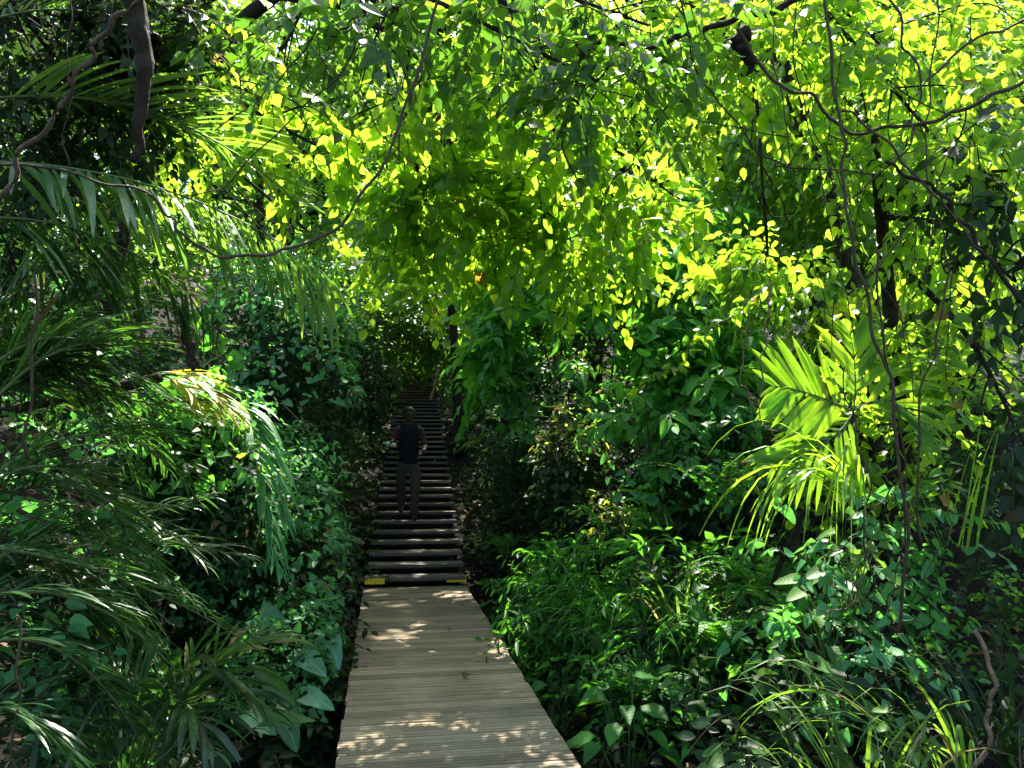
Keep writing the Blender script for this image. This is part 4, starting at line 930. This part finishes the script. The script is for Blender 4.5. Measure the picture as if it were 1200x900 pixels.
broadleaf('taro', 'taro with large pale green heart shaped leaves left of the boards', gp(-.95, 5.3),
  [(P(305, 722, 5.3), RGT*.9-Z*.35-FWD*.3, Z*.7-FWD*.7, .29), (P(388, 752, 5.3), RGT*.3-Z*.5-FWD*.4, Z*.8-FWD*.5, .2), (P(352, 765, 5.0), RGT*.7-Z*.25-FWD*.5, Z*.7-FWD*.6, .25),
   (P(335, 840, 4.6), RGT*.3-Z*.7-FWD*.2, Z*.5-FWD*.8, .21), (P(360, 815, 4.6), RGT*.9-Z*.2-FWD*.3, Z*.8-FWD*.5, .19), (P(405, 630, 8.2), RGT-Z*.1, Z-FWD*.2, .21), (P(292, 835, 4.4), RGT*.8-Z*.3-FWD*.4, Z*.7-FWD*.6, .21)], 'taro', taro)
broadleaf('ginger_plant', 'two long upright bright green blades in the lower left', gp(-1.15, 3.6), [(P(295, 778, 3.7), RGT*.75-Z*.62, Z*.5-FWD*.7, .30), (P(300, 852, 3.5), RGT*.95+Z*.22, Z*.8-FWD*.5, .27)], 'grass', blade, 'plant', None, .16)
# right tangle creeper leaves
shrub('creeper', 'heart leaved climber over the lower right tangle', gp(2.6, 4.6), [blob(960, 650, 4.5, 80, 70, .3, 1.2), blob(1060, 640, 4.4, 70, 80, .3, 1.0), blob(980, 760, 4.2, 90, 50, .3, 1.)], 'creeper', leaf=.09, ratio=.42, ntw=30, m=6, twl=.28, tpl=heart, droop=.6, cat='creeper', rad=.006, leafdroop=.5)
shrub('creeper', 'sunlit heart leaved climber around the bright palm fan', gp(2.9, 5.6), [blob(1000, 420, 5.4, 110, 70, .4, 1.5), blob(1090, 500, 5.2, 80, 80, .4, 1.3), blob(980, 520, 5.5, 80, 60, .3, 1.)], 'canopy', leaf=.10, ratio=.42, ntw=50, m=7, twl=.32, tpl=heart, droop=.5, cat='creeper', rad=.006, leafdroop=.45)
shrub('shrub', 'shaded bush behind the lower right grass', gp(3.2, 5.6), [blob(1090, 760, 5.0, 110, 90, .5, 1.4), blob(980, 850, 4.4, 110, 60, .4, 1.2), blob(880, 800, 5.2, 70, 60, .4, 1.)], 'dark', leaf=.09, ntw=50, twl=.35)
shrub('shrub', 'dark bush beside the broad leaved plant near the boards', gp(2.1, 4.6), [blob(780, 860, 4.9, 80, 50, .4, 1.2)], 'dark', leaf=.08, ntw=46, twl=.3)

# ------------------------------------------------------------------ lianas, hanging branches and sticks
liana('long dark vine sweeping in a deep arc across the upper left', [(524, -25, 3.7), (490, 85, 3.6), (452, 180, 3.5), (400, 255, 3.4), (340, 296, 3.3), (265, 301, 3.2), (212, 275, 3.1), (185, 240, 3.1), (100, 205, 3.0), (-30, 190, 2.9)], .008, .005)
liana('thick dark branch reaching in from the top over the walkway', [(585, 60, 5.0), (680, 48, 5.0), (760, 52, 5.0), (805, 42, 4.9), (850, 25, 4.9), (905, 8, 4.8), (980, -30, 4.8)], .014, .022, 'bark', 'branch', 'branch')
liana('dark sagging vine in a wide curve through the upper right', [(860, 30, 4.2), (900, 85, 4.2), (950, 120, 4.2), (985, 146, 4.2), (1030, 154, 4.1), (1080, 143, 4.1), (1130, 125, 4.0), (1215, 88, 4.0)], .009, .011)
liana('short thick vine dangling from the top in the centre', [(693, -20, 4.6), (678, 80, 4.6), (662, 145, 4.6), (662, 185, 4.6), (686, 224, 4.6)], .009, .005)
liana('thin vine curving under the thick one in the upper right', [(795, -10, 4.4), (810, 60, 4.4), (840, 115, 4.4), (868, 150, 4.4), (905, 186, 4.4), (955, 199, 4.3), (1030, 203, 4.2)], .006)
liana('upright vine stem running from the top down the right tangle', [(968, -20, 3.9), (980, 120, 3.9), (990, 200, 3.9), (1000, 300, 3.9), (1030, 400, 3.9), (1048, 480, 3.9), (1058, 620, 3.9), (1052, 740, 3.9)], .008, .009)
liana('vine dropping from the upper right then forking left', [(1040, -20, 4.0), (1062, 50, 4.0), (1077, 80, 4.0), (1073, 140, 4.0), (1055, 185, 4.0), (1000, 230, 4.1)], .007)
liana('knotted thick vine slanting down to the right', [(1035, 185, 4.0), (1085, 215, 4.0), (1120, 250, 4.0), (1150, 290, 4.0), (1200, 350, 4.0)], .009, .012, 'bark')
liana('second slanting vine just below the knotted one', [(985, 120, 3.9), (1030, 160, 3.9), (1075, 205, 3.9), (1125, 265, 3.9), (1145, 300, 3.9)], .007)
liana('pale bare vine climbing diagonally at the left edge', [(-10, 250, 2.7), (40, 172, 2.7), (82, 110, 2.7), (105, 60, 2.7), (135, 22, 2.7), (170, -10, 2.7)], .009, .008, 'twig')
liana('slim straight hanging vine in the upper right', [(928, -20, 4.3), (935, 90, 4.3), (958, 190, 4.3), (985, 300, 4.3), (1000, 390, 4.3)], .004)
liana('thin vine crossing the leaves at the upper left of the arch', [(430, -20, 4.2), (405, 80, 4.2), (340, 140, 4.2), (270, 212, 4.2), (215, 235, 4.2)], .005)
liana('thin hanging vine crossing the canopy horizontally', [(488, 92, 4.9), (560, 86, 4.9), (650, 92, 4.9), (740, 112, 4.9), (830, 142, 4.9), (930, 158, 4.9)], .005)
liana('crooked branch descending through the lit leaves', [(825, 40, 5.0), (790, 110, 5.0), (765, 150, 5.0), (740, 190, 5.0), (718, 212, 5.0), (702, 262, 5.0)], .009, .004)
liana('drooping sprig of pale yellow leaves reaching left of the bright palm fan', [(905, 330, 5.2), (860, 365, 5.2), (820, 400, 5.2), (785, 430, 5.2), (752, 452, 5.2)], .004, .002, leafy=70, lmat='canopy', name='leafy_vine', leaf=.085, tpl=ovate, ratio=.3)
liana('short pale sprig of leaves dangling under the arch in the centre', [(712, 215, 5.6), (690, 265, 5.6), (672, 310, 5.6), (655, 350, 5.6)], .004, .002, leafy=60, lmat='canopy', name='leafy_vine', leaf=.085, tpl=ovate, ratio=.3)
liana('leafy climber stem dropping through the right hand tangle', [(985, 60, 4.8), (975, 180, 4.7), (985, 300, 4.6), (970, 380, 4.5)], .004, .003, leafy=70, lmat='canopy', name='leafy_vine', leaf=.09)
liana('leafy climber stem at the right edge above the grass blades', [(1120, 300, 4.4), (1110, 400, 4.3), (1120, 500, 4.3), (1105, 580, 4.2)], .004, .003, leafy=60, lmat='canopy', name='leafy_vine', leaf=.09)
liana('leafy creeper strand hanging between the left palm and the yellow frond', [(255, 330, 4.6), (245, 370, 4.6), (262, 410, 4.6), (270, 450, 4.6)], .003, .002, leafy=40, lmat='shrub', name='leafy_vine', leaf=.09)
liana('tan aerial root hanging beside the bright palm fan', [(905, 330, 4.5), (897, 380, 4.5), (893, 430, 4.5), (888, 485, 4.5), (912, 512, 4.5)], .006, .004, 'pale_wood')
liana('second tan root looping left of the palm fan', [(878, 365, 4.6), (874, 410, 4.6), (868, 450, 4.6), (884, 478, 4.6), (905, 505, 4.6)], .005, .004, 'pale_wood')
liana('dark stem standing in front of the yellow leaves', [(1025, 290, 3.9), (1032, 370, 3.9), (1046, 450, 3.9), (1056, 520, 3.9), (1060, 700, 3.9)], .006)
liana('looping thin vine beneath the bright grass', [(1020, 640, 3.9), (1000, 700, 3.9), (990, 718, 3.9), (965, 720, 3.9), (940, 690, 4.0)], .004, None, 'pale_wood')
liana('brown leaning stick at the bottom right', [(1152, 745, 2.8), (1162, 810, 2.8), (1158, 850, 2.8), (1148, 915, 2.8)], .008, .009, 'pale_wood', 'stick', 'stick')
liana('thin upright brown cane at the left edge', [(42, 330, 2.6), (40, 420, 2.6), (37, 545, 2.6)], .005, .005, 'twig', 'cane', 'stick')
liana('thin cane low at the left edge', [(27, 720, 2.4), (24, 800, 2.4), (18, 910, 2.4)], .004, .004, 'twig', 'cane', 'stick')
liana('dark dead branch stub hanging in the upper left', [(150, -30, 3.0), (160, 30, 3.0), (170, 90, 3.0), (162, 150, 3.0), (160, 190, 3.0)], .046, .014, 'bark', 'dead_branch', 'branch', jit=.14, wig=.006)
liana('dark dead stub below the palm leaflets', [(212, 370, 4.2), (222, 400, 4.2), (228, 435, 4.2)], .03, .015, 'bark', 'dead_branch', 'branch', jit=.14)
liana('dark withered leaf bundle hanging from the thick branch', [(868, 38, 4.7), (872, 55, 4.7), (880, 66, 4.7), (873, 84, 4.7)], .05, .03, 'bark', 'withered_leaf', 'dead leaf', jit=.5)
liana('thin dark vine hanging straight along the right hand forks', [(1100, -20, 4.1), (1092, 90, 4.1), (1085, 160, 4.1), (1092, 260, 4.1), (1080, 340, 4.1)], .005)
liana('thin vine swaying left of the upright vine stem', [(900, -20, 4.4), (908, 80, 4.4), (925, 180, 4.4), (940, 260, 4.4), (965, 340, 4.4), (975, 420, 4.4)], .004)
liana('looped thin vine between the two slanting vines', [(1130, 130, 4.0), (1110, 190, 4.0), (1085, 240, 4.0), (1040, 300, 4.0), (1010, 340, 4.0)], .005)
liana('thin vine crossing the upper right corner', [(1215, 20, 4.3), (1150, 45, 4.3), (1090, 90, 4.3), (1070, 110, 4.3)], .008)
liana('thin vine slanting right above the bright palm fan', [(940, 130, 4.6), (980, 200, 4.5), (1010, 290, 4.4), (1060, 380, 4.3), (1070, 470, 4.2)], .004)
liana('dark stem rising behind the grass blades at the right', [(1080, 640, 4.0), (1075, 520, 4.0), (1090, 420, 4.0), (1110, 330, 4.0), (1108, 250, 4.0)], .007)
liana('bare dark twig forking above the yellow grass', [(1060, 560, 3.9), (1030, 590, 3.9), (990, 640, 3.9), (955, 640, 3.9)], .004)
liana('dark stem bending through the lower right leaves', [(1030, 700, 3.8), (1010, 640, 3.8), (1020, 560, 3.8), (1000, 500, 3.8), (985, 430, 3.8)], .005)
liana('thin vine hanging in the upper left beside the dead stub', [(88, -20, 3.3), (84, 60, 3.3), (80, 130, 3.3), (76, 200, 3.3)], .003)
liana('thin branch slanting across the top left leaves', [(380, 30, 4.3), (330, 90, 4.3), (300, 120, 4.3), (250, 150, 4.3)], .005)
liana('long thin vine curving across the top centre leaves', [(300, -20, 4.6), (370, 60, 4.6), (430, 130, 4.6), (470, 180, 4.6), (520, 200, 4.6)], .004)
for pts, lab in (([(455, 428, 20), (475, 436, 19.6), (497, 455, 19.2)], 'pale fallen branch leaning across the top of the stairs'), ([(475, 436, 19.6), (482, 425, 19.6), (486, 412, 19.6)], 'bare upright twig at the top of the stairs'),
                 ([(515, 430, 17.2), (510, 448, 17.0), (505, 468, 16.8)], 'weathered brown post leaning beside the upper stairs')):
    liana(lab, pts, .05 if 'post' in lab else .035, .03, 'pale_wood', 'post' if 'post' in lab else 'fallen_branch', 'post' if 'post' in lab else 'branch')
